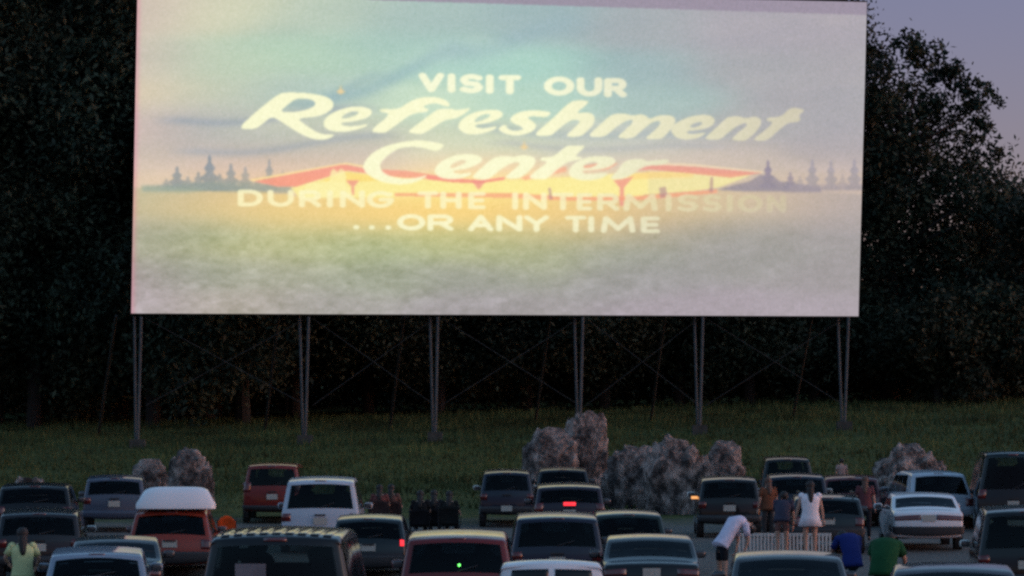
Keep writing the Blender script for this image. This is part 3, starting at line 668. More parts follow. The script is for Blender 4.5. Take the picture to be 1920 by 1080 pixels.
VEH=[
 # name,label,cat,kind,W,L,H,paint,D,px,yaw,opts
 ('parked_van','dark minivan with ribbed roof filling the foreground left of centre','van','van',1.95,4.9,1.93,'black',37.5,514,0,('ribs','lowplate')),
 ('parked_suv','dark red SUV with bright roof edge beside the nearest dark van','SUV','suv',1.80,4.4,1.67,'darkred',49,856,0,()),
 ('parked_suv','dark blue SUV with roof rails directly right of the foreground red SUV','SUV','suv',1.85,4.6,1.69,'darkblue',61.5,1045,0,()),
 ('parked_pickup','small white pickup with divided rear window at the bottom edge of the picture','pickup','pickup',1.55,4.4,1.47,'white',39,1038,0,('splitwin',)),
 ('parked_sedan','black sedan right of the small white pickup, its roof edge lit','car','sedan',1.76,4.6,1.40,'black',56,1222,-1,()),
 ('parked_wagon','dark green wagon whose pale patched roof edge shows right of the dark blue SUV','car','hatch',1.66,4.4,1.50,'green',66.5,1180,0,()),
 ('parked_minivan','plum coloured minivan with one red lamp glowing in its rear window','minivan','suv',1.80,4.6,1.50,'plum',78,1068,0,('thirdlit',)),
 ('parked_suv','navy SUV with two pale wing mirrors in the far row near the centre rock','SUV','suv',1.55,4.4,1.64,'navy',90,950,0,('brightmirror','lowplate')),
 ('parked_sedan','dark car showing only a bright roof strip behind the plum minivan','car','hatch',1.70,4.4,1.46,'charcoal',97,1056,0,()),
 ('parked_hatchback','black hatchback with its right brake lamp glowing red','car','hatch',1.62,4.1,1.44,'teal',66,690,0,('litright',)),
 ('parked_suv','silver SUV with dark rear window and pale roof, left of centre','SUV','suv',1.88,4.6,1.80,'silver',74,600,1,('paintbumper',)),
 ('parked_van','boxy red van farthest left of the silver SUV, white plate','van','van',1.75,4.4,1.75,'red',92,510,1,()),
 ('parked_suv','grey blue SUV in the far left row behind the white roof box','SUV','suv',1.75,4.4,1.55,'slate',86,214,5,('paintbumper',)),
 ('parked_car','low black car cut by the left edge in the far row','car','hatch',1.95,4.6,1.46,'black',80,62,5,()),
 ('parked_minivan','dark minivan at the left edge behind the person in the yellow shirt','minivan','suv',1.82,4.7,1.56,'charcoal',66,72,6,('brightmirror',)),
 ('parked_suv','red SUV carrying a big white roof box','SUV','hatch',1.80,4.5,1.52,'brick',67,318,3,()),
 ('parked_sedan','dark sedan with pinkish lit roof edge behind the blue grey car at lower left','car','sedan',1.70,4.5,1.37,'charcoal',56,215,6,()),
 ('parked_wagon','blue grey car with dark rear window at the bottom left','car','hatch',1.66,4.3,1.38,'steelblue',50,180,6,()),
 ('parked_suv','black SUV with lit amber marker lamp in front of the right hand rock','SUV','suv',1.66,4.4,1.60,'black',82,1368,-2,('brightmirror',)),
 ('parked_suv','dark tall SUV with arched roof, top of the stack of cars right of the rock','SUV','suv',1.66,4.5,1.86,'black',95,1478,-2,()),
 ('parked_hatchback','navy hatchback with bright roof strip just in front of the arched dark SUV','car','suv',1.74,4.4,1.60,'navy',86,1495,-3,('brightmirror',)),
 ('parked_sedan','maroon sedan with pinkish roof in the far right row','car','hatch',1.75,4.4,1.48,'maroon',90,1597,-4,()),
 ('parked_hatchback','dark green windowed hatchback behind the woman in white','car','hatch',1.74,4.3,1.39,'teal',74,1553,-3,('rails',)),
 ('parked_sedan','white sedan with full width red tail lamps on the right','car','sedan',1.70,4.7,1.36,'white',75,1742,-2,('fulltail',)),
 ('parked_wagon','silver estate car parked just behind the white sedan','car','hatch',1.80,4.6,1.64,'silver',88,1768,6,('paintbumper',)),
 ('parked_van','tall dark teal van at the right edge in the far row','van','van',2.0,5.0,2.2,'teal',86,1900,-5,()),
 ('parked_suv','dark SUV at the right edge with one pale wing mirror','SUV','suv',1.86,4.7,1.86,'black',59.5,1925,-6,('brightmirror',)),
 ('parked_sedan','dark mauve car roof at the bottom right corner','car','sedan',1.78,4.6,1.40,'plum',40.5,1795,-6,()),
 ('parked_car','dark car roof in front of the white slatted trailer','car','sedan',1.80,4.7,1.42,'charcoal',45.5,1484,-3,()),
]
CARS=[]
for (nm,lb,ct,kd,W_,L_,H_,pc,D_,px_,yw,op) in VEH:
    X=(px_-960)/F*D_
    CARS.append(car(nm,lb,ct,kd,W_,L_,H_,PT[pc],D_,px_,yw,None,op))
    ytop=HOR-(g(X,D_)+H_-CAMZ)/D_*F
    print('VEH',round(ytop),round(px_-W_/2/D_*F),round(px_+W_/2/D_*F),lb[:50])
# extras belonging to particular vehicles
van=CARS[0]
MB().box((.0-.28,.03,1.40),(.36,.012,.26)).build('painted_view_through',M('grey_view_paint',(.13,.13,.15),.8,var=.2,scale=6),van)  # pale panel added on the rear glass for the light showing through the van
red=CARS[1]
MB().ball((.04,.05,1.15),(.02,.012,.022)).build('indicator_light',MT['greenled'],red,True)
sub=CARS[18]
MB().box((-.88,1.0,1.02),(.16,.10,.07)).build('marker_light',MT['amber'],sub)
# roof box on the red SUV: its own thing
def roofbox():
    D_=67.; base=P(326,956,D_); r=empty('roof_box',(base.x,D_+.35,base.z+.02),R(5))
    tag(r,'big white tapered roof cargo box on top of the red SUV at left','roof box')
    v=[];f=[]; prof=[(0,.0,.82),(.02,.10,.84),(.10,.30,.74),(.22,.40,.69),(.45,.455,.66),(1.5,.44,.63),(1.9,.33,.46),(2.05,.12,.36),(2.06,.0,.34)]
    us=[i/8 for i in range(-8,9)]
    for y,z,h in prof:
        for u in us:
            v.append((u*h+.02*z,y+.10*abs(u)**3,z*(1-.14*abs(u)**6)+.004))
    k=len(us)
    for a in range(len(prof)-1):
        for b in range(k-1): f.append((a*k+b,a*k+b+1,(a+1)*k+b+1,(a+1)*k+b))
    nb=len(v)
    for y,z,h in prof:
        for u in us: v.append((u*h,y+.10*abs(u)**3,-.01))
    for a in range(len(prof)-1):
        for b in range(k-1): f.append((nb+a*k+b,nb+(a+1)*k+b,nb+(a+1)*k+b+1,nb+a*k+b+1))
        f.append((a*k,(a+1)*k,nb+(a+1)*k,nb+a*k)); f.append((a*k+k-1,nb+a*k+k-1,nb+(a+1)*k+k-1,(a+1)*k+k-1))
    for b in range(k-1): f.append((b,nb+b,nb+b+1,b+1))
    mesh('lid',v,f,M('white_gelcoat',(.70,.70,.72),.4,coat=.3),r,True)
    MB().box((.06,.12,.27),(.30,.02,.045),Matrix.Rotation(R(-28),3,'X')).build('badge',M('grey_badge',(.16,.15,.17),.5),r)
    for yy in(.4,1.4): MB().box((0,yy,-.03),(1.2,.05,.04)).build('crossbar',MT['trim'],r)
roofbox()

# ------------------------------------------------------------------ trailer the family stands on
def trailer():
    D_=65.; c=P(1478,1000,D_); r=empty('flatbed_trailer',(c.x,D_,g(c.x,D_)))
    tag(r,'low trailer with white slatted side that people stand on','trailer')
    deckz=.60-0+ (0-g(c.x,D_))*0
    W_=1.9
    MB().box((0,0,.52),(W_,1.7,.08)).build('deck',M('weathered_boards',(.10,.08,.07),.85,var=.3,scale=5),r)
    wm=M('white_painted_slat',(.55,.55,.52),.7,var=.12,scale=10)
    m_=MB()
    for i in range(26): m_.box((-.93+i*.0745,.84,.83),(.042,.02,.50))
    m_.build('slatted_side',wm,r)
    MB().box((0,.865,1.06),(1.92,.03,.06)).box((0,.865,.62),(1.92,.03,.06)).build('rail',wm,r)
    for sx in(-1,1):
        t=MB().bar((sx*.80,.1,.24),(sx*.95,.1,.24),.24,18).build('wheel',MT['tyre'],r)
        MB().bar((sx*.90,.1,.24),(sx*.96,.1,.24),.12,12).build('rim',MT['rim'],t)
    return r
TR=trailer()

# ------------------------------------------------------------------ people
def skinmesh(chains, sub=1):
    """chains: list of lists of (x,y,z,r) ; points within 1 mm are merged; returns verts, faces"""
    vs=[];rs=[];es=[]
    def vid(p):
        for i,q in enumerate(vs):
            if (q-Vector(p[:3])).length<1e-3: return i
        vs.append(Vector(p[:3])); rs.append(p[3] if isinstance(p[3],tuple) else (p[3],p[3])); return len(vs)-1
    for ch in chains:
        ids=[vid(p) for p in ch]; es+=[(a,b) for a,b in zip(ids,ids[1:]) if a!=b]
    me=bpy.data.meshes.new('tmp'); me.from_pydata([tuple(v) for v in vs],es,[]); o=bpy.data.objects.new('tmp',me); COL.objects.link(o)
    md=o.modifiers.new('s','SKIN'); md.use_smooth_shade=True; md.branch_smoothing=.3
    for i,r_ in enumerate(rs): me.skin_vertices[0].data[i].radius=r_
    me.skin_vertices[0].data[0].use_root=True
    if sub: 
        s=o.modifiers.new('u','SUBSURF'); s.levels=sub; s.render_levels=sub
    dg=bpy.context.evaluated_depsgraph_get(); ev=o.evaluated_get(dg); m2=ev.to_mesh()
    v=[p.co.copy() for p in m2.vertices]; f=[tuple(p.vertices) for p in m2.polygons]
    ev.to_mesh_clear(); bpy.data.objects.remove(o); bpy.data.meshes.remove(me)
    return v,f
def person(label,loc,face,h=1.7,pose=None,shirt=(.6,.6,.6),legs=(.05,.05,.07),hair='short',hairmat='hair',bare_legs=False,shorts=False,sleeves=True,group=None,tunic=.4,bulk=1.0):
    """face: heading in degrees, 0 = looking away from the camera (+y)"""
    J=dict(pelvis=(0,0,.93),waist=(0,0,1.08),chest=(0,-.01,1.28),neck=(0,0,1.45),jaw=(0,.02,1.52),head=(0,.015,1.60),crown=(0,.0,1.68))
    for s,sx in(('L',-1),('R',1)):
        J.update({'sh'+s:(sx*.17,0,1.40),'el'+s:(sx*.235,-.02,1.13),'wr'+s:(sx*.26,.05,.89),'hip'+s:(sx*.09,0,.90),'kn'+s:(sx*.10,.015,.50),'an'+s:(sx*.10,-.02,.09),'to'+s:(sx*.11,.13,.035)})
    if pose: J.update(pose)
    k=h/1.72; J={a:Vector(b)*k for a,b in J.items()}
    root=empty('person',loc,R(face)); tag(root,label,'person',group)
    p=lambda n,r:(*J[n],r*k if not isinstance(r,tuple) else tuple(q*k for q in r))
    J['col']=J['chest'].lerp(J['neck'],.58)
    ch=[[p('pelvis',.105),p('waist',.095),p('chest',.11),p('col',.08),p('neck',.048),p('jaw',.062),p('head',.082),p('crown',.055)]]
    for s in 'LR':
        ch.append([p('col',.08),p('sh'+s,.050),p('el'+s,.038),p('wr'+s,.025)])
        ch.append([p('pelvis',.105),p('hip'+s,.085),p('kn'+s,.055),p('an'+s,.036),p('to'+s,.03)])
    V,Fc=skinmesh(ch,1)
    m_=MB().add(V,Fc)
    # hands: palm, four fingers and thumb
    for s,sx in(('L',-1),('R',1)):
        w_=J['wr'+s]; d=(w_-J['el'+s]).normalized(); side=Vector((0,1,0)).cross(d)
        if side.length<.2: side=Vector((1,0,0))
        side.normalize(); fw=d.cross(side).normalized()
        hch=[[(*w_,.022*k),(*(w_+d*.05*k),.03*k)]]
        V2,F2=skinmesh([[(*w_,.022*k),(*(w_+d*.045*k),(.034*k)),(*(w_+d*.085*k),.03*k)]],1); m_.add(V2,F2)
        for q,(o_,ln) in enumerate(((-.028,.06),(-.009,.072),(.010,.067),(.028,.052))):
            a=w_+d*.08*k+fw*o_*k; b=a+d*ln*.55*k; c=b+(d*.8+side*.5*sx)*ln*.5*k
            V2,F2=skinmesh([[(*a,.009*k),(*b,.009*k),(*c,.008*k)]],0); m_.add(V2,F2)
        a=w_+d*.035*k-fw*.028*k; b=a+(d*.7-fw*.7)*.035*k; c=b+d*.03*k
        V2,F2=skinmesh([[(*a,.011*k),(*b,.010*k),(*c,.009*k)]],0); m_.add(V2,F2)
    # face: nose, ears, eyes, mouth line on the front of the head
    hd=J['head']; up=(J['crown']-J['jaw']).normalized(); fwd=Vector((0,1,0)); 
    fwd=(fwd-up*fwd.dot(up)); fwd=fwd.normalized() if fwd.length>.1 else Vector((0,0,-1)); rt=fwd.cross(up)
    m_.ball(hd+fwd*.085*k-up*.02*k,(.012*k,.016*k,.018*k),8,6)
    for sx in(-1,1): m_.ball(hd+rt*sx*.08*k-up*.01*k,(.012*k,.02*k,.03*k),8,6)
    b=m_.build('body',MT['skin'],root,True)
    # clothes
    def infl(names,ex):return
    sc_=cloth('shirt_cloth',shirt)
    e=1.22
    dn=(J['pelvis']-J['waist']).normalized()
    st=[(J['pelvis']+dn*tunic*.16*k,.205+.05*(tunic>.8),.155),(J['pelvis'],.190,.140),(J['waist'],.168,.125),(J['chest'],.195,.135),(J['col'],.205,.115),(J['col'].lerp(J['neck'],.55),.13,.085),(J['neck'],.062,.058)]
    g_=MB(); nv=18; vs=[]
    for q,(c,rx,ry) in enumerate(st):
        a=st[max(q-1,0)][0]; b_=st[min(q+1,len(st)-1)][0]; t=(b_-a).normalized(); X_=Vector((1,0,0)); Y_=t.cross(X_).normalized()
        for w__ in range(nv):
            th=2*math.pi*w__/nv; fold=1+.035*math.sin(th*5+q)*(q<3)
            vs.append(c+X_*math.cos(th)*rx*k*fold*bulk+Y_*math.sin(th)*ry*k*fold*bulk)
    fs=[(q*nv+w__,q*nv+(w__+1)%nv,(q+1)*nv+(w__+1)%nv,(q+1)*nv+w__) for q in range(len(st)-1) for w__ in range(nv)]+[tuple(range(nv-1,-1,-1)),tuple(range((len(st)-1)*nv,len(st)*nv))]
    g_.add(vs,fs)
    for s in 'LR':
        a=J['sh'+s]; el=a.lerp(J['el'+s],.7 if sleeves else .10)
        g_.ball(a,(.072*k*bulk,.075*k*bulk,.07*k*bulk),12,8)
        g_.bar(a,el,.068*k*bulk,12,.062*k*bulk)
    g_.build('shirt',sc_,root,True)
    lr=[[p('waist',.10),p('pelvis',.120)]]
    for s in 'LR':
        kn=J['hip'+s].lerp(J['kn'+s],.7) if shorts else J['kn'+s]
        c_=[p('pelvis',.120),p('hip'+s,.098),(*kn,.072*k)]
        if not shorts: c_.append((*J['an'+s],.052*k))
        lr.append(c_)
    V,Fc=skinmesh(lr,1); MB().add(V,Fc).build('shorts' if shorts else 'trousers',cloth('leg_cloth',legs),root,True)
    for s in 'LR':
        MB().ball(J['an'+s]*.35+J['to'+s]*.65-Vector((0,0,.005)),(.045*k,.12*k,.045*k)).build('shoe',MT['trim'],root,True)
    hm=MT[hairmat]; c=hd-fwd*.016*k+up*.022*k
    hb=MB().ball(c,(.098*k,.10*k,.102*k),14,10)
    if hair=='long':
        V,Fc=skinmesh([[(*(c-fwd*.02*k),.085*k),(*(J['neck']-fwd*.07*k),.085*k),(*(J['neck'].lerp(J['chest'],.8)-fwd*.12*k),.06*k),(*(J['chest']-fwd*.13*k-up*.03*k),.03*k)]],1); hb.add(V,Fc)
    if hair=='cap': pass
    hb.build('hair',hm,root,True)
    return root
def at(px,py_head,D,h,dz=0):
    top=P(px,py_head,D); return (top.x,D,top.z-h)
dz=g(P(1478,1000,65).x,65)+.56
def onx(px,D,z): return ((px-960)/F*D,D,z)
person('woman in white shirt with long dark hair standing with her back to the camera',onx(1519,64.7,dz),2,1.62,dict(shL=(-.18,0,1.39),shR=(.18,0,1.39),elL=(-.26,.03,1.13),wrL=(-.30,.10,.90),elR=(.25,.0,1.12),wrR=(.29,.03,.88)),shirt=(.76,.72,.76),legs=(.35,.22,.17),hair='long',shorts=True,tunic=1.2,sleeves=False,bulk=1.06)
person('boy in dark shirt leaning forward beside the woman in white',onx(1466,65.0,dz),-8,1.52,dict(chest=(.02,.16,1.24),neck=(.03,.26,1.36),jaw=(.03,.32,1.40),head=(.03,.36,1.46),crown=(.03,.37,1.55),waist=(0,.05,1.08),shL=(-.14,.20,1.33),shR=(.20,.20,1.33),elL=(-.17,.25,1.05),wrL=(-.16,.30,.80),elR=(.25,.24,1.05),wrR=(.24,.28,.80)),shirt=(.045,.045,.07),legs=(.16,.08,.07),hair='short',shorts=True)
person('person in lavender shirt bending over with arms hanging down beside the trailer',onx(1353,63.0,g(4,63)),-62,1.74,
  dict(pelvis=(0,-.02,.98),waist=(0,.10,1.14),chest=(0,.30,1.42),col=(0,.42,1.47),neck=(0,.54,1.44),jaw=(0,.61,1.36),head=(0,.67,1.31),crown=(0,.74,1.26),shL=(-.17,.44,1.36),shR=(.17,.44,1.36),elL=(-.20,.50,1.06),wrL=(-.17,.42,.82),elR=(.18,.50,1.06),wrR=(.15,.40,.80)),
  shirt=(.62,.58,.70),legs=(.012,.012,.016),hair='short',shorts=True,bulk=1.05,tunic=.25)
person('person with brown hair in rust coloured top behind the boy',onx(1440,78.5,g(6,78.5)),20,1.62,None,shirt=(.14,.055,.03),legs=(.05,.04,.04),hair='long',hairmat='brownhair')
person('tall person with reddish brown long hair near the maroon sedan',onx(1622,80,g(9,80)),-5,1.62,None,shirt=(.11,.04,.045),legs=(.015,.015,.02),hair='long',hairmat='brownhair')
person('distant person in pale pink top beyond the maroon sedan',onx(1578,101,g(10,101)),10,1.30,None,shirt=(.32,.22,.20),legs=(.08,.06,.06))
person('person in yellow green shirt with dark hair at the bottom left',onx(42,52,g(-8,52)),12,1.66,dict(elL=(-.29,.06,1.20),wrL=(-.22,.20,1.10),elR=(.29,.06,1.18),wrR=(.25,.2,1.05)),shirt=(.50,.55,.28),legs=(.32,.30,.42),hair='long')
person('person in green shirt crouching right of the person in royal blue',onx(1658,57.0,g(6,57)+.02),-20,2.0,
  dict(pelvis=(0,-.05,.62),waist=(0,-.03,.78),chest=(0,.08,.98),neck=(0,.20,1.07),jaw=(0,.27,1.07),head=(0,.33,1.09),crown=(0,.38,1.13),shL=(-.18,.14,1.02),shR=(.18,.14,1.02),elL=(-.27,.24,.80),wrL=(-.2,.42,.66),elR=(.27,.24,.80),wrR=(.2,.42,.66),knL=(-.15,.32,.52),knR=(.15,.32,.52),hipL=(-.1,-.02,.6),hipR=(.1,-.02,.6)),
  shirt=(.010,.065,.024),legs=(.03,.05,.05),hair='short',bulk=1.2)
# seated viewers
SEAT=dict(pelvis=(0,0,.50),waist=(0,-.03,.64),chest=(0,-.07,.84),neck=(0,-.07,1.01),jaw=(0,-.04,1.08),head=(0,-.045,1.16),crown=(0,-.06,1.24),
 shL=(-.17,-.07,.96),shR=(.17,-.07,.96),elL=(-.25,.03,.72),wrL=(-.24,.25,.68),elR=(.25,.03,.72),wrR=(.24,.25,.68),hipL=(-.09,.03,.48),hipR=(.09,.03,.48),knL=(-.12,.44,.49),knR=(.12,.44,.49),anL=(-.12,.46,.09),anR=(.12,.46,.09),toL=(-.12,.60,.035),toR=(.12,.60,.035))
def camp_chair(label,loc,face,col,group=None,w_=.56,arch=0):
    r=empty('camp_chair',loc,R(face)); tag(r,label,'camp chair',group); fb=cloth('chair_canvas',col)
    def sheet(nm,a,b,c,d,th=.012,arch=0):
        vs=[];n_=6
        a,b,c,d=[Vector(q) for q in(a,b,c,d)]
        nrm=(b-a).cross(d-a).normalized()
        for side in(0,1):
            for j in range(n_+1):
                for i in range(n_+1):
                    s,t=i/n_,j/n_; q=a.lerp(b,s).lerp(d.lerp(c,s),t); q=q-nrm*(.05*math.sin(math.pi*s)*math.sin(math.pi*t))+nrm*th*side+Vector((0,0,arch*t*math.sin(math.pi*s)-(arch*.4*t*abs(2*s-1)**3))); vs.append(q)
        k=(n_+1); B=k*k; fs=[]
        for j in range(n_):
            for i in range(n_):
                a_=j*k+i; fs+=[(a_,a_+1,a_+k+1,a_+k),(B+a_,B+a_+k,B+a_+k+1,B+a_+1)]
        for i in range(n_):
            fs+=[(i+1,i,B+i,B+i+1),(n_*k+i,n_*k+i+1,B+n_*k+i+1,B+n_*k+i),(i*k,(i+1)*k,B+(i+1)*k,B+i*k),((i+1)*k+n_,i*k+n_,B+i*k+n_,B+(i+1)*k+n_)]
        mesh(nm,vs,fs,fb,r,True)
    h=w_/2
    sheet('seat',(-h,.26,.43),(h,.26,.43),(h,-.20,.40),(-h,-.20,.40))
    sheet('backrest',(-h,-.20,.42),(h,-.20,.42),(h,-.34,.92),(-h,-.34,.92),arch=arch)
    for sx in(-1,1):
        MB().bar((sx*h,.28,.44),(sx*h,-.30,.03),.012).build('leg',MT['trim'],r)
        MB().bar((sx*h,-.22,.42),(sx*h,.26,.03),.012).build('leg',MT['trim'],r)
        MB().bar((sx*(h+.005),-.12,.03),(sx*(h+.005),-.345,.94),.012).build('back_post',MT['trim'],r)
        MB().box((sx*(h+.01),.02,.62),(.06,.46,.02)).bar((sx*(h+.01),.24,.42),(sx*(h+.01),.24,.62),.01).build('armrest',fb,r)
    return r
for i,(px_,D_,shirt_,lab) in enumerate([(788,80.5,(.012,.012,.014),'leftmost of three seated viewers in black on the grass'),(814,81,(.014,.014,.018),'middle of three seated viewers in black on the grass'),(843,80,(.012,.014,.014),'rightmost of three seated viewers in black on the grass'),
      (712,86,(.14,.05,.045),'seated viewer in rust top right of the silver SUV'),(734,86.5,(.12,.06,.05),'seated viewer in brownish top between the rust one and the black group')]):
    X=(px_-960)/F*D_; z=g(X,D_)
    gname='viewers seated on the grass'
    cc=camp_chair('camp chair under the '+lab.split(' on the grass')[0].replace('seated viewer','viewer'),(X,D_,z),random.uniform(-6,6),shirt_ if i<3 else (.05,.03,.03),'camp chairs on the grass',random.uniform(.48,.58),random.uniform(0,.05)); cc.scale=(1,1,random.uniform(.82,.95))
    person(lab,(X,D_,z+.02),random.uniform(-8,8),1.66 if i<3 else 1.7,SEAT,shirt=shirt_,legs=(.02,.02,.025),hair='long')
person('person in royal blue shirt crouching at the right end of the slatted trailer',onx(1596,61.5,g(6,61)+.02),18,1.95,
  dict(pelvis=(0,-.05,.62),waist=(0,-.02,.79),chest=(0,.08,.99),neck=(0,.20,1.08),jaw=(0,.28,1.06),head=(0,.35,1.05),crown=(0,.42,1.06),shL=(-.18,.14,1.02),shR=(.18,.14,1.02),elL=(-.26,.26,.80),wrL=(-.18,.44,.66),elR=(.26,.26,.80),wrR=(.18,.44,.66),knL=(-.15,.32,.52),knR=(.15,.32,.52),hipL=(-.1,-.02,.6),hipR=(.1,-.02,.6)),
  shirt=(.010,.022,.13),legs=(.02,.04,.06),hair='short',bulk=.98)
og=camp_chair('bright orange camp chair whose rounded back shows above the dark van',onx(430,74,g(-6,74)),-6,(.85,.10,.02),'camp chairs on the lot',.42,.12)
og.scale=(1,1,.86)

# ------------------------------------------------------------------ rocks
def rockmat():
    m,N,L,b=nmat('pale_weathered_rock'); b.inputs['Roughness'].default_value=.9
    tc=N.new('ShaderNodeTexCoord'); mp=N.new('ShaderNodeMapping'); mp.inputs['Scale'].default_value=(1,1,.8); L.new(tc.outputs['Object'],mp.inputs[0])
    n=N.new('ShaderNodeTexNoise'); n.inputs['Scale'].default_value=1.9; n.inputs['Detail'].default_value=12; n.inputs['Roughness'].default_value=.7; L.new(mp.outputs[0],n.inputs['Vector'])
    r=N.new('ShaderNodeValToRGB'); e=r.color_ramp.elements; e[0].position=.42; e[0].color=(.028,.024,.024,1); e[1].position=.62; e[1].color=(.46,.37,.33,1)
    q=e.new(.5); q.color=(.15,.125,.115,1); L.new(n.outputs['Fac'],r.inputs['Fac']); L.new(r.outputs[0],b.inputs['Base Color'])
    bp=N.new('ShaderNodeBump'); bp.inputs['Strength'].default_value=1; bp.inputs['Distance'].default_value=.25; L.new(n.outputs['Fac'],bp.inputs['Height']); L.new(bp.outputs[0],b.inputs['Normal'])
    return m
RK=rockmat()
def rock(label,x0,x1,ytop,ybot,D,seed,lean=0,rough=.34,group='rock outcrops on the grass bank'):
    a=P(x0,ytop,D); b=P(x1,ybot,D); w_=(b.x-a.x)/2; hh=a.z-b.z
    cx=(a.x+b.x)/2; cz=g(cx,D)-.1; h=max(a.z-cz,.3)
    bm=bmesh.new(); bmesh.ops.create_icosphere(bm,subdivisions=5,radius=1)
    for v in bm.verts:
        p=v.co.copy(); s=Vector((seed*3.1,seed*1.7,0))
        q=Vector((p.x*w_,p.y*w_*.6,p.z*h))*.62
        c1=noise.cell(q*2.2+s+Vector((.3*noise.noise(q*3),0,0))); dd=1+rough*noise.noise(q*.9+s)*.9+rough*.22*c1+rough*.45*noise.noise(q*3+s)+rough*.42*abs(noise.noise(q*7+s))+rough*.3*noise.noise(q*9+s)+rough*.15*noise.noise(q*18+s)
        p*=dd*.86
        zz=max(p.z,-.3)
        sq=math.copysign(abs(p.x)**.7,p.x); zz=math.copysign(abs(zz)**.75,zz)
        v.co=Vector((sq*w_+lean*zz*w_,p.y*w_*.6,zz*h))
    zm=max(v.co.z for v in bm.verts)
    for v in bm.verts: v.co.z*=h/zm
    me=bpy.data.meshes.new('rock'); bm.to_mesh(me); bm.free()
    o=link('rock',me,RK); o.location=(cx,D,cz); tag(o,label,'rock',group); return o
rock('tall pale rock knob in the middle, highest of the boulders',1052,1146,768,880,104,1,.0,.36)
rock('darker sloping rock leaning on the left side of the tall knob',968,1085,800,890,103,2,.15)
rock('broad low rock between the tall knob and the wide cliff',1120,1255,832,960,100,3)
rock('wide cliff like rock with vertical cracks right of centre',1205,1345,812,960,98,4,0,.42)
rock('squared pale end of the wide rock behind the black SUV',1310,1404,825,960,99,5)
rock('rounded grey rock behind the white roof box at left',308,405,838,925,99,6)
rock('low pale rock left of the rounded grey rock',240,330,860,925,101,7)
rock('low flat brownish rock at the right near the estate car',1635,1790,829,885,101,8)
rock('small flat rock in the grass at far left',20,95,893,925,100,9)

# ------------------------------------------------------------------ trees
def leafmat(name,c0,c1):
    m,N,L,b=nmat(name); b.inputs['Roughness'].default_value=.7; b.inputs['Specular IOR Level'].default_value=.25
    geo=N.new('ShaderNodeNewGeometry'); n=N.new('ShaderNodeTexNoise'); n.inputs['Scale'].default_value=.35; n.inputs['Detail'].default_value=4; L.new(geo.outputs['Position'],n.inputs['Vector'])
    ad=N.new('ShaderNodeMath'); ad.operation='MULTIPLY_ADD'; ad.inputs[1].default_value=.35; L.new(geo.outputs['Random Per Island'],ad.inputs[0]); L.new(n.outputs['Fac'],ad.inputs[2])
    r=N.new('ShaderNodeValToRGB'); r.color_ramp.elements[0].position=.45; r.color_ramp.elements[1].position=.9
    r.color_ramp.elements[0].color=(*c0,1); r.color_ramp.elements[1].color=(*c1,1)
    L.new(ad.outputs[0],r.inputs['Fac']); L.new(r.outputs[0],b.inputs['Base Color']); return m
LM=[leafmat('foliage_deep_green',(.009,.015,.009),(.032,.046,.024)),leafmat('foliage_olive',(.010,.015,.008),(.036,.040,.020)),leafmat('foliage_wood_green',(.016,.026,.016),(.046,.064,.036)),leafmat('foliage_wood_olive',(.017,.026,.015),(.050,.060,.034))]
BK=M('bark',(.016,.014,.012),.9,var=.3,scale=4,bump=.5)
def crown_mesh(name,blobs,seed,leaf=.30,dens=1.0):
    rng=np.random.default_rng(seed); cs=[]
    for (x,y,z,r) in blobs:
        n=int(150*r*r*dens)
        # clumps on a shell, leaves round each clump
        nc=max(6,int(9*r)); d=rng.standard_normal((nc,3)); d/=np.linalg.norm(d,axis=1)[:,None]
        cc=np.array([x,y,z])+d*r*rng.uniform(.45,1.0,(nc,1))*np.array([1,1,.85])
        k=rng.integers(0,nc,n); cs.append(cc[k]+rng.standard_normal((n,3))*r*.25)
    C=np.concatenate(cs); n=len(C)
    a=rng.standard_normal((n,3)); a/=np.linalg.norm(a,axis=1)[:,None]
    b=rng.standard_normal((n,3)); b-=a*(a*b).sum(1)[:,None]; b/=np.linalg.norm(b,axis=1)[:,None]
    s=rng.uniform(.5,1.15,(n,1))*leaf
    V=np.stack([C-a*s,C-b*s*.45,C+a*s,C+b*s*.45],1).reshape(-1,3)
    me=bpy.data.meshes.new(name); me.vertices.add(4*n); me.vertices.foreach_set('co',V.ravel())
    me.loops.add(4*n); me.loops.foreach_set('vertex_index',np.arange(4*n,dtype=np.int32))
    me.polygons.add(n); me.polygons.foreach_set('loop_start',np.arange(0,4*n,4,dtype=np.int32)); me.update(calc_edges=True)
    return me
def trunk_mesh(h,blobs,seed,r0=.28):
    rnd=random.Random(seed); m_=MB(); pts=[Vector((0,0,-.4))]
    for i in range(1,7): pts.append(Vector((rnd.uniform(-.25,.25)*i*.3,rnd.uniform(-.2,.2)*i*.3,h*.85*i/6)))
    for i in range(6): m_.bar(pts[i],pts[i+1],r0*(1-i/7.5),9,r0*(1-(i+1)/7.5))
    for (x,y,z,r) in blobs:
        k=min(5,max(1,int((z-r*.6)/(h*.85)*6))); q=pts[k]; m_.bar(q,q.lerp(Vector((x,y,z)),.75),r0*.25,6,.03)
    return m_
def gen_blobs(seed,h,rad,lo=.12):
    rnd=random.Random(seed); out=[]
    for i in range(30):
        t=rnd.uniform(lo,1); rr_=rad*math.sin(math.pi*min(1,(.18+t*.80)))**.6
        a=rnd.uniform(0,6.28); q=rnd.uniform(.2,.8)*rr_
        out.append((math.cos(a)*q,math.sin(a)*q,h*t*.94,rnd.uniform(.9,1.6)*rad/4.2*1.25))
    return out
PROTO=[]
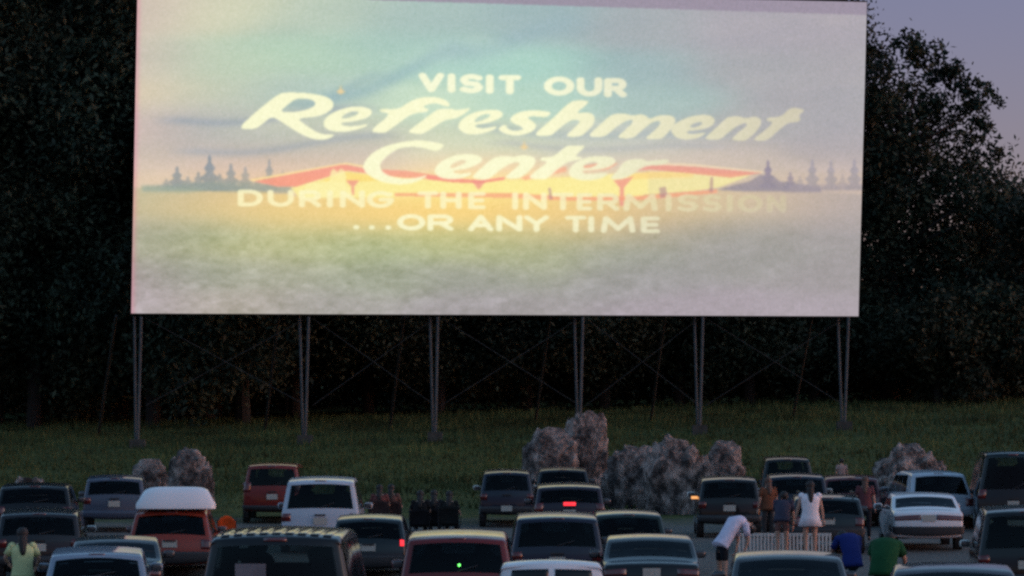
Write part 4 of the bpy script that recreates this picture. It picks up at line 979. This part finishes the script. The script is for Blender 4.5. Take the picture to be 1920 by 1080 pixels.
for s,(h,rad) in enumerate([(22,4.6),(24,5.0),(19,4.2),(21,5.0)]):
    bl_=gen_blobs(s+11,h,rad); cm=crown_mesh('crown',bl_,s,.15,3.8); tm=trunk_mesh(h,bl_,s)
    me=bpy.data.meshes.new('trunk'); me.from_pydata([tuple(v) for v in tm.v],[],tm.f); PROTO.append((me,cm,h))
def tree(label,x,y,k,sc_,rz,group,lm=0):
    me,cm,h=PROTO[k]; r=empty('tree',(x,y,g(x,y)-.1),rz); r.scale=(sc_,sc_,sc_); tag(r,label,'tree',group)
    t=link('trunk',me,None,r); 
    if not me.materials: me.materials.append(BK)
    c=link('crown',cm,None,r)
    if not cm.materials: cm.materials.append(LM[2+k%2])
    return r
rnd=random.Random(4)
WOOD=[]
for i in range(7):   # left of the screen
    WOOD.append((-24+i*2.2+rnd.uniform(-.5,.5), 133+rnd.uniform(-1,4)+(i%2)*3, 1.2,'leaves reach the ground, left of the screen'))
n_=0
desc=['leftmost','second','third','fourth','fifth','sixth','seventh','eighth','ninth','tenth','eleventh','twelfth']
for i,(x,y,s,_) in enumerate(WOOD):
    tree('dark leafy tree, %s of the front row counted from the left edge of the picture'%desc[i],x,y,i%4,s,rnd.uniform(0,6),'trees left of the screen')
for i in range(9):
    tree('dark tree behind the screen legs, %s from the left leg'%desc[i],-13+i*3.3+rnd.uniform(-.6,.6),137+rnd.uniform(-1,3),(i*3+1)%4,.95,rnd.uniform(0,6),'trees behind the screen')
for i in range(4):
    tree('tall tree in the back row at left, %s of four tops'%desc[i],-24+i*4.5,146+rnd.uniform(-1,3),(i+2)%4,1.45,rnd.uniform(0,6),'tall back row trees at left')
# the big tree right of the screen, crown lobes laid out in space
def bigtree():
    D_=139.; base=P(1668,800,D_); gz=g(base.x,D_)
    lob=[(1600,110,62),(1650,95,38),(1690,100,38),(1730,110,36),(1765,125,36),(1800,140,36),(1835,160,26),(1850,195,24),(1815,200,34),(1770,190,42),(1710,180,52),(1650,180,56),(1600,200,60),(1840,245,26),(1865,285,22),(1830,300,34),(1870,330,20),(1780,270,52),(1700,270,62),(1630,290,62),(1820,370,44),(1855,400,34),(1760,370,62),(1680,380,64),(1620,400,60),(1830,470,55),(1750,480,64),(1670,500,64),(1610,520,60),(1820,570,60),(1740,590,64),(1660,610,64),(1800,680,58),(1720,700,60),(1640,710,56)]
    rq=random.Random(2); bl_=[]
    for x,y,r in lob:
        q=P(x,y,D_); bl_.append((q.x-base.x,rq.uniform(-2,2.4)*(.4+r/70),q.z-gz,r/F*D_*1.02))
    r=empty('tree',(base.x,D_,gz)); tag(r,'largest tree, broad dark crown against the sky right of the screen','tree')
    link('crown',crown_mesh('crown',bl_,77,.16,3.6),LM[0],r)
    tm=trunk_mesh(15,bl_,5,.42); tm.build('trunk',BK,r,True)
bigtree()
def rtree(label,px,ytop,D_,hw,seed,lm):
    base=P(px,800,D_); gz=g(base.x,D_); top=P(px,ytop,D_).z-gz; rq=random.Random(seed); bl_=[]
    for i in range(26):
        t=rq.uniform(.08,.93); wv=hw*(1-.55*t)**.8; a=rq.uniform(0,6.28); q=rq.uniform(.2,.9)*wv
        bl_.append((math.cos(a)*q,math.sin(a)*q,top*t,rq.uniform(.8,1.4)))
    bl_.append((0,0,top-.9,.9))
    r=empty('tree',(base.x,D_,gz)); tag(r,label,'tree'); link('crown',crown_mesh('crown',bl_,seed,.16,3.0),LM[lm],r)
    trunk_mesh(top,bl_,seed,.25).build('trunk',BK,r,True)
rtree('dark tree at the right edge, lower than the big crown beside it',1925,372,136,3.4,31,1)
rtree('small pointed tree top just right of the big crown',1898,345,147,1.6,32,0)
rtree('bushy tree in front of the big tree near the right screen leg',1760,560,134,3.2,33,1)
rtree('bushy low tree between the big tree and the right edge',1850,520,135,3.0,34,0)
# far back wood and undergrowth
rng=np.random.default_rng(9)
bl_=[(x,142+rng.uniform(-2,2),g(x,140)+rng.uniform(.3,1.0)*3+k*3.4,2.0) for k in range(3) for x in np.arange(-26,24,1.5)]
o=link('undergrowth',crown_mesh('undergrowth',bl_,91,.15,3.0),LM[3]); o['kind']='stuff'; tag(o,'tangled dark undergrowth along the foot of the woods','undergrowth')
bl_=[(x,156+rng.uniform(-2,2),g(x,150)+k*4.4,3.4) for k in range(4) for x in np.arange(-32,14,3)]
bl_+=[(x,156+rng.uniform(-2,2),g(x,150)+k*4.2,3.2) for k in range(2) for x in np.arange(14,36,3)]
bl_+=[(x,158,g(x,150)+k*4.4,3.4) for k in range(4,7) for x in np.arange(-32,-10,3)]
o=link('distant_wood',crown_mesh('distant_wood',bl_,92,.3,1.0),LM[2]); o['kind']='stuff'; tag(o,'dense dark wood closing the view behind the separate trees','woodland')
